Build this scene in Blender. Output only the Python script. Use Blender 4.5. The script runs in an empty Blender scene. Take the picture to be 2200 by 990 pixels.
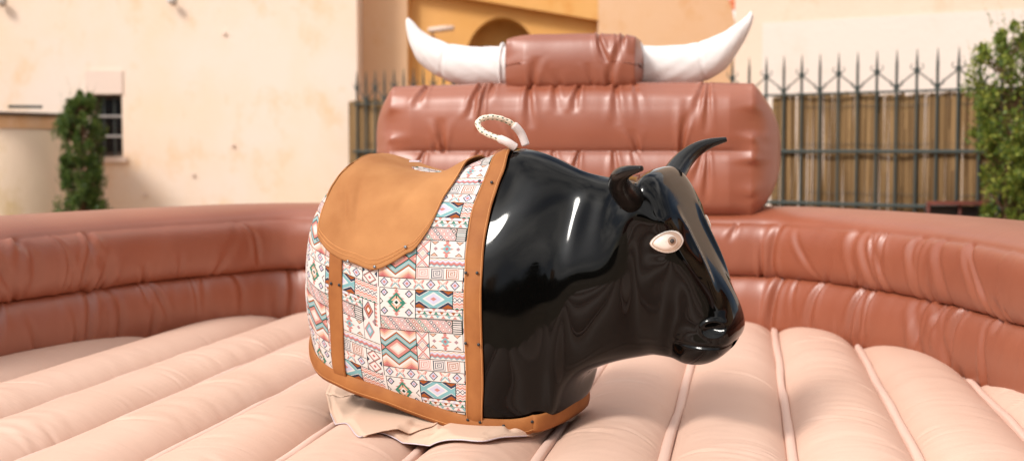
import bpy, math, random
import numpy as np
R = math.radians
random.seed(7)
rng = np.random.default_rng(7)
scene = bpy.context.scene
C = scene.collection

# ------------------------------------------------------------------ camera
F = 2840.0                                   # focal length in pixels of the 2200 px wide photograph
TH = math.atan(170 / F)
EYE = 1.4
cam_d = bpy.data.cameras.new('camera')
cam = bpy.data.objects.new('camera', cam_d)
C.objects.link(cam)
cam.location = (0, 0, EYE)
cam.rotation_euler = (R(90) - TH, 0, 0)
cam_d.sensor_width = 36
cam_d.lens = F / 2200 * 36
cam_d.clip_end = 3000
cam_d.dof.use_dof = True
cam_d.dof.focus_distance = 3.55
cam_d.dof.aperture_fstop = 2.5
scene.camera = cam

# ------------------------------------------------------------------ sky, sun, exposure
SUN = np.array([-0.53, -0.54, 0.65]); SUN /= np.linalg.norm(SUN)
sun_el = math.asin(SUN[2]); sun_rot = math.atan2(SUN[0], SUN[1])
world = bpy.data.worlds.new('World')
scene.world = world
world.use_nodes = True
nt = world.node_tree
bg = nt.nodes['Background']
sky = nt.nodes.new('ShaderNodeTexSky')
sky.sky_type = 'NISHITA'
sky.sun_disc = False
sky.sun_elevation = sun_el
sky.sun_rotation = sun_rot
sky.dust_density = 2.0
tc = nt.nodes.new('ShaderNodeTexCoord')
mp = nt.nodes.new('ShaderNodeMapping'); mp.inputs['Scale'].default_value = (1, 1, 2.2)
nz = nt.nodes.new('ShaderNodeTexNoise'); nz.inputs['Scale'].default_value = 1.7; nz.inputs['Detail'].default_value = 5
nz.inputs['Roughness'].default_value = 0.5
cr = nt.nodes.new('ShaderNodeValToRGB')
cr.color_ramp.elements[0].position = 0.30; cr.color_ramp.elements[0].color = (0, 0, 0, 1)
cr.color_ramp.elements[1].position = 0.52; cr.color_ramp.elements[1].color = (1, 1, 1, 1)
cb = nt.nodes.new('ShaderNodeValToRGB')
cb.color_ramp.elements[0].position = 0.44; cb.color_ramp.elements[0].color = (4.8, 5.0, 5.4, 1)
cb.color_ramp.elements[1].position = 0.74; cb.color_ramp.elements[1].color = (19, 18, 16.8, 1)
mx = nt.nodes.new('ShaderNodeMix'); mx.data_type = 'RGBA'
L = nt.links.new
L(tc.outputs['Generated'], mp.inputs['Vector']); L(mp.outputs[0], nz.inputs['Vector'])
L(nz.outputs['Fac'], cr.inputs[0]); L(nz.outputs['Fac'], cb.inputs[0])
L(cr.outputs[0], mx.inputs[0]); L(sky.outputs[0], mx.inputs[6]); L(cb.outputs[0], mx.inputs[7])
# bright thin cloud round the sun
vm = nt.nodes.new('ShaderNodeVectorMath'); vm.operation = 'DOT_PRODUCT'; vm.inputs[1].default_value = tuple(SUN)
pw = nt.nodes.new('ShaderNodeMath'); pw.operation = 'POWER'; pw.inputs[1].default_value = 30
mxm = nt.nodes.new('ShaderNodeMath'); mxm.operation = 'MAXIMUM'; mxm.inputs[1].default_value = 0
sc_ = nt.nodes.new('ShaderNodeMath'); sc_.operation = 'MULTIPLY'; sc_.inputs[1].default_value = 34
ad = nt.nodes.new('ShaderNodeMix'); ad.data_type = 'RGBA'; ad.blend_type = 'ADD'; ad.inputs[0].default_value = 1
L(tc.outputs['Generated'], vm.inputs[0]); L(vm.outputs['Value'], mxm.inputs[0]); L(mxm.outputs[0], pw.inputs[0]); L(pw.outputs[0], sc_.inputs[0])
L(mx.outputs[2], ad.inputs[6]); L(sc_.outputs[0], ad.inputs[7])
L(ad.outputs[2], bg.inputs['Color'])
bg.inputs['Strength'].default_value = 0.10
sun_d = bpy.data.lights.new('sun', 'SUN')
sun_d.energy = 2.4
sun_d.angle = R(13)
sun_d.color = (1.0, 0.95, 0.88)
sun = bpy.data.objects.new('sun', sun_d)
C.objects.link(sun)
sun.location = (0, 0, 30)
from mathutils import Vector, Matrix
sun.rotation_euler = Vector(tuple(SUN)).to_track_quat('Z', 'Y').to_euler()
vs = scene.view_settings
vs.view_transform = 'Standard'; vs.look = 'None'; vs.exposure = 0.38; vs.gamma = 1

# ------------------------------------------------------------------ helpers
def at(px, py, Y):
    """the world point at depth Y seen at photo pixel px, py"""
    u = (px - 1100) / F; v = -(py - 495) / F
    d = (u, math.cos(TH) + v * math.sin(TH), -math.sin(TH) + v * math.cos(TH))
    k = Y / d[1]
    return np.array([d[0] * k, Y, EYE + d[2] * k])

def project(P):
    P = np.asarray(P, float)
    x = P[..., 0]; y = P[..., 1]; z = P[..., 2] - EYE
    fw = y * math.cos(TH) - z * math.sin(TH)
    up = y * math.sin(TH) + z * math.cos(TH)
    return np.stack([1100 + F * x / fw, 495 - F * up / fw], -1)

def srgb(r, g, b):
    f = lambda c: (c / 255 / 12.92) if c / 255 <= 0.04045 else ((c / 255 + 0.055) / 1.055) ** 2.4
    return (f(r), f(g), f(b), 1)

def link(name, data, parent=None):
    o = bpy.data.objects.new(name, data)
    C.objects.link(o)
    if parent is not None:
        o.parent = parent
    return o

def tag(o, label=None, cat=None, group=None, kind=None):
    if label: o['label'] = label
    if cat: o['category'] = cat
    if group: o['group'] = group
    if kind: o['kind'] = kind
    return o

def thing(name, label, cat, loc=(0, 0, 0), group=None):
    o = link(name, None)
    o.location = loc
    o.empty_display_size = 0.1
    return tag(o, label, cat, group)

def mesh_from(name, verts, faces, mat=None, parent=None, smooth=True, uv=None, origin=None, mats=None, midx=None):
    verts = np.asarray(verts, np.float32).reshape(-1, 3)
    me = bpy.data.meshes.new(name)
    off = np.array(parent.location) if parent is not None and parent.type == 'EMPTY' else np.zeros(3)
    if origin is not None: off = np.asarray(origin)
    v = verts - off
    me.vertices.add(len(v)); me.vertices.foreach_set('co', v.astype(np.float32).ravel())
    if isinstance(faces, np.ndarray):
        k = faces.shape[1]; n = len(faces)
        me.loops.add(n * k); me.loops.foreach_set('vertex_index', faces.astype(np.int32).ravel())
        me.polygons.add(n)
        me.polygons.foreach_set('loop_start', np.arange(0, n * k, k, dtype=np.int32))
        li = faces.ravel()
    else:
        n = len(faces)
        li = np.array([i for f in faces for i in f], np.int32)
        ls = np.cumsum([0] + [len(f) for f in faces])[:-1].astype(np.int32)
        me.loops.add(len(li)); me.loops.foreach_set('vertex_index', li)
        me.polygons.add(n); me.polygons.foreach_set('loop_start', ls)
    me.update(calc_edges=True)
    me.polygons.foreach_set('use_smooth', np.full(n, bool(smooth)))
    if midx is not None: me.polygons.foreach_set('material_index', np.asarray(midx, np.int32))
    if uv is not None:
        l = me.uv_layers.new(name='UVMap')
        l.data.foreach_set('uv', np.asarray(uv, np.float32).reshape(-1, 2)[li].ravel())
    me.validate(); me.update()
    for m in (mats or ([mat] if mat else [])): me.materials.append(m)
    o = link(name, me, parent)
    if parent is None and origin is not None: o.location = tuple(origin)
    return o

def grid_faces(nu, nv, cu=False, cv=False, flip=False):
    i = np.arange(nu if cu else nu - 1); j = np.arange(nv if cv else nv - 1)
    I, J = np.meshgrid(i, j, indexing='ij')
    I2 = (I + 1) % nu; J2 = (J + 1) % nv
    f = np.stack([I * nv + J, I2 * nv + J, I2 * nv + J2, I * nv + J2], -1).reshape(-1, 4)
    return f[:, ::-1].copy() if flip else f

def grid_mesh(name, P, mat, parent=None, uv=None, cu=False, cv=False, flip=False, smooth=True, thick=0, origin=None):
    nu, nv = P.shape[:2]
    f = grid_faces(nu, nv, cu, cv, flip)
    o = mesh_from(name, P.reshape(-1, 3), f, mat, parent, smooth, None if uv is None else uv.reshape(-1, 2), origin)
    if thick:
        m = o.modifiers.new('thickness', 'SOLIDIFY'); m.thickness = abs(thick); m.offset = -1 if thick > 0 else 1
        m.use_rim = True
    return o

class MB:
    """collects boxes and tubes into one mesh"""
    def __init__(s): s.v = []; s.f = []
    def add(s, v, f):
        b = len(s.v); s.v += [tuple(p) for p in v]; s.f += [tuple(i + b for i in q) for q in f]
    def box(s, x0, x1, y0, y1, z0, z1, M=None):
        v = [np.array((x, y, z), float) for z in (z0, z1) for y in (y0, y1) for x in (x0, x1)]
        if M is not None: v = [M(p) for p in v]
        s.add(v, [(0, 2, 3, 1), (4, 5, 7, 6), (0, 1, 5, 4), (2, 6, 7, 3), (0, 4, 6, 2), (1, 3, 7, 5)])
    def bar(s, a, b, r, n=6, r2=None, square=False):
        a = np.asarray(a, float); b = np.asarray(b, float); d = b - a; d /= np.linalg.norm(d)
        h = np.array([0, 0, 1.]) if abs(d[2]) < 0.9 else np.array([0, 1., 0])
        e1 = np.cross(d, h); e1 /= np.linalg.norm(e1); e2 = np.cross(d, e1)
        r2 = r if r2 is None else r2
        v = []
        for p, rr in ((a, r), (b, r2)):
            for k in range(n):
                t = 2 * math.pi * (k + .5) / n; v.append(p + rr * (math.cos(t) * e1 + math.sin(t) * e2))
        f = [(k, (k + 1) % n, n + (k + 1) % n, n + k) for k in range(n)]
        f += [tuple(range(n))[::-1], tuple(range(n, 2 * n))]
        s.add(v, f)
    def build(s, name, mat, parent=None, smooth=False, origin=None):
        return mesh_from(name, s.v, s.f, mat, parent, smooth, origin=origin)

def catmull(P, n):
    """P (k, ...) control rows -> n samples along a Catmull-Rom curve"""
    P = np.asarray(P, float); k = len(P)
    t = np.linspace(0, k - 1, n) if np.isscalar(n) else np.asarray(n, float)
    i = np.clip(np.floor(t).astype(int), 0, k - 2); f = t - i
    sh = (-1,) + (1,) * (P.ndim - 1); f = f.reshape(sh)
    p0 = P[np.clip(i - 1, 0, k - 1)]; p1 = P[i]; p2 = P[i + 1]; p3 = P[np.clip(i + 2, 0, k - 1)]
    return 0.5 * ((2 * p1) + (-p0 + p2) * f + (2 * p0 - 5 * p1 + 4 * p2 - p3) * f ** 2 + (-p0 + 3 * p1 - 3 * p2 + p3) * f ** 3)

def tube(path, rad, n=16, squash=None):
    """swept round tube grid (m, n, 3) with parallel-ish frames"""
    path = np.asarray(path, float); m = len(path)
    d = np.gradient(path, axis=0); d /= np.linalg.norm(d, axis=1)[:, None]
    e = np.cross(d[0], [0, 0, 1.0]);
    if np.linalg.norm(e) < .1: e = np.cross(d[0], [0, 1., 0])
    e /= np.linalg.norm(e); out = np.zeros((m, n, 3)); rad = np.broadcast_to(rad, (m,))
    a = np.linspace(0, 2 * math.pi, n, endpoint=False)
    for i in range(m):
        e = e - d[i] * e.dot(d[i]); e /= np.linalg.norm(e); g = np.cross(d[i], e)
        out[i] = path[i] + rad[i] * (np.cos(a)[:, None] * e + np.sin(a)[:, None] * g)
    return out

def normals_of(P):
    du = np.gradient(P, axis=0); dv = np.gradient(P, axis=1)
    n = np.cross(du, dv); return n / np.maximum(np.linalg.norm(n, axis=-1, keepdims=True), 1e-9)

def smooth_noise(x, seed, freq):
    r = np.random.default_rng(seed); t = x * freq; i = np.floor(t).astype(int); f = t - i
    tab = r.uniform(-1, 1, 4096); a = tab[i % 4096]; b = tab[(i + 1) % 4096]; w = f * f * (3 - 2 * f)
    return a + (b - a) * w

def creases(U, V, Lm, seed, density=3.0, amp=0.012, sig=(0.008, 0.02), slant=0.10):
    """radial wrinkle dents of an inflated tube: U metres along, V 0..1 from seam to seam"""
    r = np.random.default_rng(seed); D = np.zeros_like(U)
    n = int(Lm * density)
    for k in range(n):
        u0 = r.uniform(0, Lm); s = r.uniform(*sig); A = amp * r.uniform(.3, 1.2); top = r.random() < .5
        ln = r.uniform(.25, .85); sl = r.normal(0, slant) * 1.0; cv = r.normal(0, .05)
        v = 1 - V if top else V
        du = U - u0 - sl * v - cv * v * v
        m = np.abs(du) < 6 * s
        if not m.any(): continue
        vv = v[m]; fade = np.clip(1 - vv / ln, 0, 1) ** .7 * np.clip(vv / .03, 0, 1) ** .5
        w = s * (.6 + 1.2 * vv / ln)
        x = du[m] / w
        D[m] += A * fade * (-np.exp(-x * x) + .55 * np.exp(-(x - 1.7) ** 2) + .35 * np.exp(-(x + 1.8) ** 2))
    return D

# ------------------------------------------------------------------ materials
def new_mat(name, col, rough=0.5, spec=0.5, metal=0.0):
    m = bpy.data.materials.new(name); m.use_nodes = True
    b = m.node_tree.nodes['Principled BSDF']
    b.inputs['Base Color'].default_value = col; b.inputs['Roughness'].default_value = rough
    b.inputs['Specular IOR Level'].default_value = spec; b.inputs['Metallic'].default_value = metal
    return m

def N(m, t): return m.node_tree.nodes.new(t)
def BS(m): return m.node_tree.nodes['Principled BSDF']

def noise_col(m, c1, c2, scale=3, detail=6, lo=.35, hi=.65, coord='Object', mscale=(1, 1, 1), rough=.55):
    nt = m.node_tree; tc = N(m, 'ShaderNodeTexCoord'); mp = N(m, 'ShaderNodeMapping'); mp.inputs['Scale'].default_value = mscale
    nz = N(m, 'ShaderNodeTexNoise'); nz.inputs['Scale'].default_value = scale; nz.inputs['Detail'].default_value = detail
    nz.inputs['Roughness'].default_value = rough
    r = N(m, 'ShaderNodeValToRGB'); r.color_ramp.elements[0].position = lo; r.color_ramp.elements[1].position = hi
    r.color_ramp.elements[0].color = c1; r.color_ramp.elements[1].color = c2
    nt.links.new(tc.outputs[coord], mp.inputs[0]); nt.links.new(mp.outputs[0], nz.inputs['Vector'])
    nt.links.new(nz.outputs['Fac'], r.inputs[0]); nt.links.new(r.outputs[0], BS(m).inputs['Base Color'])
    return r

def bump(m, scale=200, strength=.1, dist=.002, coord='Object', mscale=(1, 1, 1), detail=3, prev=None):
    nt = m.node_tree; tc = N(m, 'ShaderNodeTexCoord'); mp = N(m, 'ShaderNodeMapping'); mp.inputs['Scale'].default_value = mscale
    nz = N(m, 'ShaderNodeTexNoise'); nz.inputs['Scale'].default_value = scale; nz.inputs['Detail'].default_value = detail
    b = N(m, 'ShaderNodeBump'); b.inputs['Strength'].default_value = strength; b.inputs['Distance'].default_value = dist
    nt.links.new(tc.outputs[coord], mp.inputs[0]); nt.links.new(mp.outputs[0], nz.inputs['Vector'])
    nt.links.new(nz.outputs['Fac'], b.inputs['Height'])
    if prev: nt.links.new(prev.outputs[0], b.inputs['Normal'])
    nt.links.new(b.outputs[0], BS(m).inputs['Normal'])
    return b

def mixc(m, a, b, fac):
    x = N(m, 'ShaderNodeMix'); x.data_type = 'RGBA'; l = m.node_tree.links.new
    for s, i in ((a, 6), (b, 7), (fac, 0)):
        if hasattr(s, 'is_output'): l(s, x.inputs[i])
        else: x.inputs[i].default_value = s
    return x

M = {}
# brown vinyl of the wall: satin, slightly mottled
m = M['vinyl'] = new_mat('brown_vinyl', srgb(176, 104, 84), .47, 1.0)
noise_col(m, srgb(132, 67, 41), srgb(145, 78, 50), 1.3, 4)
BS(m).inputs['Coat Weight'].default_value = .12; BS(m).inputs['Coat Roughness'].default_value = .3
b1 = bump(m, 30, .10, .01, 'UV', (1, .18, 1), 4)
bump(m, 420, .08, .001, 'Object', prev=b1)
# pink floor vinyl
m = M['floor_vinyl'] = new_mat('pink_floor_vinyl', srgb(224, 176, 156), .46, .45)
noise_col(m, srgb(206, 170, 150), srgb(214, 180, 161), 1.1, 4)
b1 = bump(m, 9, .16, .012, 'UV', (.30, 3.2, 1), 5)
b2 = bump(m, 26, .10, .006, 'UV', (.22, 2.4, 1), 3, prev=b1)
m = M['seam_band'] = new_mat('pink_seam_webbing', srgb(212, 178, 162), .55, .4)
bump(m, 60, .15, .003)
m = M['black_paint'] = new_mat('glossy_black_fibreglass', (.0016, .0015, .0014, 1), .025, .24)
bump(m, 4, .035, .012, 'Object', detail=1)
nt_ = m.node_tree; tcd = N(m, 'ShaderNodeTexCoord'); nd1 = N(m, 'ShaderNodeTexNoise'); nd1.inputs['Scale'].default_value = 5; nd1.inputs['Detail'].default_value = 9; nd1.inputs['Roughness'].default_value = .7
rd = N(m, 'ShaderNodeMapRange'); rd.inputs[1].default_value = .42; rd.inputs[2].default_value = .72; rd.inputs[3].default_value = .03; rd.inputs[4].default_value = .17
nt_.links.new(tcd.outputs['Object'], nd1.inputs['Vector']); nt_.links.new(nd1.outputs['Fac'], rd.inputs[0]); nt_.links.new(rd.outputs[0], BS(m).inputs['Roughness'])
m = M['horn_black'] = new_mat('black_horn', (.008, .0075, .007, 1), .22, .3)
bump(m, 16, .15, .004, 'Object', (1, 1, 4))
m = M['leather'] = new_mat('tan_suede', srgb(190, 120, 62), .82, .25)
noise_col(m, srgb(148, 95, 54), srgb(178, 125, 78), 5, 8, .3, .72)
b1 = bump(m, 380, .25, .001); bump(m, 14, .12, .006, prev=b1)
m = M['strap'] = new_mat('tan_strap_leather', srgb(178, 106, 48), .7, .3)
noise_col(m, srgb(138, 82, 40), srgb(160, 102, 54), 11, 8, .3, .7)
bump(m, 300, .25, .001)
m = M['stitch'] = new_mat('stitch_thread', srgb(222, 160, 104), .8, .2)
m = M['rivet'] = new_mat('dark_rivet', srgb(50, 52, 56), .35, .6, .6)
m = M['rivet_light'] = new_mat('steel_rivet', srgb(130, 136, 142), .35, .6, .7)
m = M['underside'] = new_mat('dark_underside', (.02, .018, .016, 1), .8)
m = M['eye_white'] = new_mat('cream_eye_enamel', srgb(232, 222, 212), .10, .5)
m = M['eye_lid'] = new_mat('beige_eyelid_paint', srgb(206, 180, 160), .12, .5)
m = M['iris'] = new_mat('tan_iris', srgb(168, 140, 120), .1, .5)
m = M['pupil'] = new_mat('grey_pupil', srgb(66, 56, 52), .08, .7, .3)
m = M['sleeve'] = new_mat('milky_plastic_sleeve', srgb(214, 200, 196), .3, .5)
m = M['white_fabric'] = new_mat('white_horn_fabric', srgb(216, 211, 209), .75, .3)
bump(m, 5, .35, .03, detail=5)
m = M['beige_cloth'] = new_mat('beige_cover_cloth', srgb(204, 172, 150), .7, .3)
b1 = bump(m, 8, .25, .01); bump(m, 300, .1, .001, prev=b1)
m = M['piping'] = new_mat('lavender_piping', srgb(196, 182, 190), .6)
m = M['iron'] = new_mat('dark_green_grey_iron', srgb(58, 66, 64), .55, .5, .2)
bump(m, 80, .3, .002)
m = M['dark'] = new_mat('dark_interior', srgb(52, 44, 40), .8)
m = M['metal_bar'] = new_mat('pale_window_bar', srgb(150, 144, 140), .6)
m = M['frame'] = new_mat('window_frame_brown', srgb(70, 58, 50), .6)
m = M['glass'] = new_mat('dark_window_glass', (.01, .01, .012, 1), .25, .3)

def plaster(name, a, b, c, sc=1.0):
    m = new_mat(name, a, .92, .2)
    nt = m.node_tree
    r = noise_col(m, a, b, .9 * sc, 7, .38, .62, 'Object', (1, 1, .8), .6)
    tc = N(m, 'ShaderNodeTexCoord'); mp = N(m, 'ShaderNodeMapping'); mp.inputs['Scale'].default_value = (1.2, 1.2, .95)
    n2 = N(m, 'ShaderNodeTexNoise'); n2.inputs['Scale'].default_value = 2.1 * sc; n2.inputs['Detail'].default_value = 9; n2.inputs['Roughness'].default_value = .65
    rr = N(m, 'ShaderNodeValToRGB'); rr.color_ramp.elements[0].position = .54; rr.color_ramp.elements[1].position = .72
    nt.links.new(tc.outputs['Object'], mp.inputs[0]); nt.links.new(mp.outputs[0], n2.inputs['Vector']); nt.links.new(n2.outputs['Fac'], rr.inputs[0])
    x = mixc(m, r.outputs[0], c, rr.outputs[0]); nt.links.new(x.outputs[2], BS(m).inputs['Base Color'])
    bump(m, 24, .35, .01, detail=8)
    return m
M['cream_wall'] = plaster('cream_plaster', srgb(226, 208, 194), srgb(228, 202, 178), srgb(223, 187, 150))
M['drum_wall'] = plaster('rounded_wall_plaster', srgb(226, 200, 178), srgb(226, 204, 178), srgb(206, 178, 132), .8)
M['orange_wall'] = plaster('orange_plaster', srgb(216, 160, 92), srgb(218, 166, 104), srgb(206, 142, 72))
M['peach_wall'] = plaster('peach_plaster', srgb(216, 174, 136), srgb(218, 180, 146), srgb(208, 156, 108))
M['pale_wall'] = plaster('pale_cream_plaster', srgb(212, 197, 187), srgb(213, 199, 189), srgb(210, 190, 176), .6)
M['upper_wall'] = plaster('upper_cream_plaster', srgb(216, 194, 176), srgb(213, 188, 168), srgb(208, 178, 152))
M['lintel'] = plaster('pink_grey_lintel', srgb(222, 200, 186), srgb(216, 194, 180), srgb(214, 190, 172))
M['niche'] = plaster('ochre_niche_plaster', srgb(206, 164, 104), srgb(200, 156, 94), srgb(190, 142, 80))
m = M['tile'] = new_mat('terracotta_tile', srgb(196, 104, 62), .8); noise_col(m, srgb(180, 88, 50), srgb(206, 124, 80), 9)
m = M['ground'] = new_mat('sandy_ground', srgb(150, 128, 104), .95)
noise_col(m, srgb(138, 116, 92), srgb(164, 142, 116), .6, 8); bump(m, 20, .4, .02)
m = M['rust'] = new_mat('rusty_metal', srgb(104, 52, 44), .6); noise_col(m, srgb(82, 42, 36), srgb(122, 62, 50), 14)
m = M['bark'] = new_mat('brown_bark', srgb(96, 70, 48), .9); bump(m, 60, .5, .004)

def leaf_mat(name, c1, c2, c3):
    m = new_mat(name, c1, .5, .4); nt = m.node_tree
    g = N(m, 'ShaderNodeNewGeometry'); r = N(m, 'ShaderNodeValToRGB'); e = r.color_ramp.elements
    e[0].color = c1; e[1].color = c3; k = e.new(.5); k.color = c2
    nt.links.new(g.outputs['Random Per Island'], r.inputs[0]); nt.links.new(r.outputs[0], BS(m).inputs['Base Color'])
    t = N(m, 'ShaderNodeBsdfTranslucent'); mxs = N(m, 'ShaderNodeMixShader'); mxs.inputs[0].default_value = .3
    nt.links.new(r.outputs[0], t.inputs['Color']); out = nt.nodes['Material Output']
    nt.links.new(BS(m).outputs[0], mxs.inputs[1]); nt.links.new(t.outputs[0], mxs.inputs[2]); nt.links.new(mxs.outputs[0], out.inputs[0])
    return m
M['leaf_bright'] = leaf_mat('bright_boxwood_leaf', srgb(56, 78, 26), srgb(96, 116, 38), srgb(160, 164, 70))
M['leaf_dark'] = leaf_mat('dark_cypress_leaf', srgb(44, 66, 28), srgb(68, 94, 36), srgb(110, 128, 56))
M['leaf_far'] = leaf_mat('far_tree_leaf', srgb(26, 36, 20), srgb(34, 46, 24), srgb(48, 60, 32))

# reeds
m = M['reed'] = new_mat('dry_reed', srgb(150, 122, 92), .85)
g = N(m, 'ShaderNodeNewGeometry'); r = N(m, 'ShaderNodeValToRGB'); e = r.color_ramp.elements
e[0].color = srgb(84, 62, 40); e[1].color = srgb(146, 116, 80); k = e.new(.5); k.color = srgb(114, 89, 60); BS(m).inputs['Specular IOR Level'].default_value = .12
m.node_tree.links.new(g.outputs['Random Per Island'], r.inputs[0]); m.node_tree.links.new(r.outputs[0], BS(m).inputs['Base Color'])
bump(m, 40, .4, .004, mscale=(1, 1, .3))

# rope: cream braid with small dark green flecks, driven by UV (u along in fleck pitches, v around)
m = M['rope'] = new_mat('cream_braided_rope', srgb(228, 212, 192), .8)
nt_ = m.node_tree; tc_ = N(m, 'ShaderNodeTexCoord'); sp_ = N(m, 'ShaderNodeSeparateXYZ'); nt_.links.new(tc_.outputs['UV'], sp_.inputs[0])
def mth(m, op, a, b=None):
    x = N(m, 'ShaderNodeMath'); x.operation = op
    for i, s in enumerate((a, b)):
        if s is None: continue
        if hasattr(s, 'is_output'): m.node_tree.links.new(s, x.inputs[i])
        else: x.inputs[i].default_value = s
    return x.outputs[0]
fu = mth(m, 'FRACT', sp_.outputs[0]); fv0 = mth(m, 'MULTIPLY', sp_.outputs[1], 5.0); fv = mth(m, 'FRACT', fv0)
a_ = mth(m, 'LESS_THAN', fu, .42); b_ = mth(m, 'LESS_THAN', fv, .34); ab = mth(m, 'MULTIPLY', a_, b_)
x_ = mixc(m, srgb(230, 214, 194), srgb(64, 92, 78), ab); nt_.links.new(x_.outputs[2], BS(m).inputs['Base Color'])
wv = N(m, 'ShaderNodeTexWave'); wv.inputs['Scale'].default_value = .6; wv.wave_type = 'BANDS'; wv.bands_direction = 'DIAGONAL'
mpp = N(m, 'ShaderNodeMapping'); mpp.inputs['Scale'].default_value = (2, 5, 1)
nt_.links.new(tc_.outputs['UV'], mpp.inputs[0]); nt_.links.new(mpp.outputs[0], wv.inputs['Vector'])
bb = N(m, 'ShaderNodeBump'); bb.inputs['Strength'].default_value = .6; bb.inputs['Distance'].default_value = .001
nt_.links.new(wv.outputs['Fac'], bb.inputs['Height']); nt_.links.new(bb.outputs[0], BS(m).inputs['Normal'])

# ---- woven patchwork pattern, drawn block by block into a 200 x 198 unit repeat
PW, PH, PS = 200, 198, 4
def make_pattern():
    H_, W_ = PH * PS, PW * PS
    yy, xx = np.mgrid[0:H_, 0:W_]
    # woven stair-steps: quantise the drawing coordinates
    X = np.floor(xx / PS * 2) / 2 + .25; Y = np.floor(yy / PS * 2) / 2 + .25
    col = lambda r, g, b: np.array(srgb(r, g, b)[:3])
    cream, pink, salmon = col(234, 225, 220), col(206, 144, 136), col(228, 182, 158)
    rose, teal, green = col(196, 116, 116), col(72, 140, 120), col(36, 72, 58)
    lblue, navy, rust = col(140, 184, 188), col(60, 72, 92), col(172, 100, 56)
    lav, line, mauve, lpink = col(208, 204, 222), col(28, 50, 44), col(176, 146, 150), col(238, 206, 192)
    img = np.zeros((H_, W_, 3)); img[:] = cream
    def blk(x0, y0, w, h):
        u = X - x0; v = Y - y0; k = (u >= 0) & (u < w) & (v >= 0) & (v < h); return u, v, k, w, h
    def put(k, c): img[k] = c
    def dia(u, v, cx, cy, a, b): return np.abs(u - cx) / a + np.abs(v - cy) / b
    def frame(x0, y0, w, h, t=1.4):
        u, v, k, w, h = blk(x0, y0, w, h); put(k & ((u < t) | (v < t)), line)
    tri = lambda t, p: np.abs(((t / p) % 1) - .5) * 2      # 1 at 0, 0 at the middle
    # A: big chevrons round a diamond 75 x 85 at (0,0)
    u, v, k, w, h = blk(0, 0, 75, 85)
    d = np.abs(v - 42.5) - 21 * tri(u - 36, 52)      # nested zigzags mirrored about the middle
    for lo, hi, c in ((-99, 0, pink), (0, 2.6, green), (2.6, 6, lblue), (6, 9, lpink * .4 + lblue * .6), (9, 12.5, lblue), (12.5, 16.5, rust), (16.5, 22, cream), (22, 27, lpink), (27, 31, salmon), (31, 36, pink), (36, 99, rose)):
        put(k & (d >= lo) & (d < hi), c)
    q = np.minimum(dia(u, v, 36, 42.5, 26, 21), np.minimum(dia(u, v, -16, 42.5, 26, 21), dia(u, v, 88, 42.5, 26, 21)))
    put(k & (q < .86), pink); put(k & (q < .66), lpink); put(k & (q < .42), cream)
    # band of crosses and diamonds 165 x 23 at (0,85)
    u, v, k, w, h = blk(0, 85, 165, 23)
    for i in range(4):
        cx = 13 + 46 * i; q = dia(u, v, cx, 11.5, 9, 10.5)
        put(k & (q < 1), line); put(k & (q < .78), lav); put(k & (q < .38), pink)
        cx += 23; a = np.abs(u - cx); b = np.abs(v - 11.5)
        put(k & (np.abs(a - b * .9) < 1.7) & (a < 9), lblue); put(k & (np.abs(a - b * .9) < 1.7) & (a < 9) & (v < 11), lpink * .6 + pink * .4)
        put(k & (np.abs(a - 5 - b * .55) < 1.4) & (b < 9) & (b > 1), pink)
        put(k & (dia(u, v, cx, 0, 5, 4) < 1), salmon); put(k & (dia(u, v, cx, 23, 5, 4) < 1), salmon)
    # medallion 73 x 62 at (0,108)
    u, v, k, w, h = blk(3, 108, 70, 62)
    put(k, cream); cx, cy = 35, 31
    for i in range(5):
        yy0 = cy + (i - 2) * 9; ww = (8, 17, 22, 17, 8)[i]
        put(k & (np.abs(v - yy0) < 4.5) & (np.abs(u - cx) < ww * (1 - np.abs(v - yy0) / 5.5)), pink)
    for s in (-1, 1): put(k & (np.abs(u - cx) < 5 * (1 - np.abs(v - cy - s * 25) / 5)), pink)
    q = dia(u, v, cx, cy, 19, 22); put(k & (q < 1), teal); put(k & (q < .72), salmon)
    put(k & (q < .9) & (np.abs(v - cy) < 3.2), teal); put(k & (q < .72) & (np.abs(u - cx) < .9), green)
    q = dia(u, v, cx, cy, 8, 9); put(k & (q < 1), cream); put(k & (q < .5), green)
    for sx, sy in ((-1, -1), (-1, 1), (1, -1), (1, 1)):
        q = dia(u, v, cx + sx * 25, cy + sy * 20, 8, 9); put(k & (q < 1), line); put(k & (q < .68), lav); put(k & (q < .25), pink)
    for sx in (-1, 1): q = dia(u, v, cx + sx * 35, cy, 8, 9); put(k & (q < 1), line); put(k & (q < .74), cream)
    # diamond lattice 143 x 28 at (0,170), bars at its right end
    u, v, k, w, h = blk(3, 170, 143, 28)
    put(k, cream)
    iu = (u + v * .8) / 11.5; iv = (u - v * .8) / 11.5; fa = np.abs(iu % 1 - .5); fb = np.abs(iv % 1 - .5); mxx = np.maximum(fa, fb)
    hsh = (np.floor(iu) * 7 + np.floor(iv) * 13).astype(int) % 7
    cc = np.array([pink, teal, rust, line, mauve, pink, navy])[hsh]
    kk = k & (mxx < .36); img[kk] = cc[kk]; put(k & (mxx < .2), cream); put(k & (mxx > .44), pink * .7 + mauve * .3)
    u, v, k, w, h = blk(146, 170, 19, 28)
    put(k & (v % 4.6 < 1.9), line); put(k & (u < 1.5), line); put(k & (u > 17.5), line)
    # B: crossed lozenges 25 x 59 at (75,0)
    u, v, k, w, h = blk(75, 0, 25, 59)
    a = np.abs(u - 12.5); b = np.abs((v - 15) % 29.5 - 14.75); t = a + b * .82
    put(k & (np.abs(t - 12.3) < 1.8), pink); put(k & (np.abs(t - 8) < 1.1), mauve); put(k & (t < 5), lpink)
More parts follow.
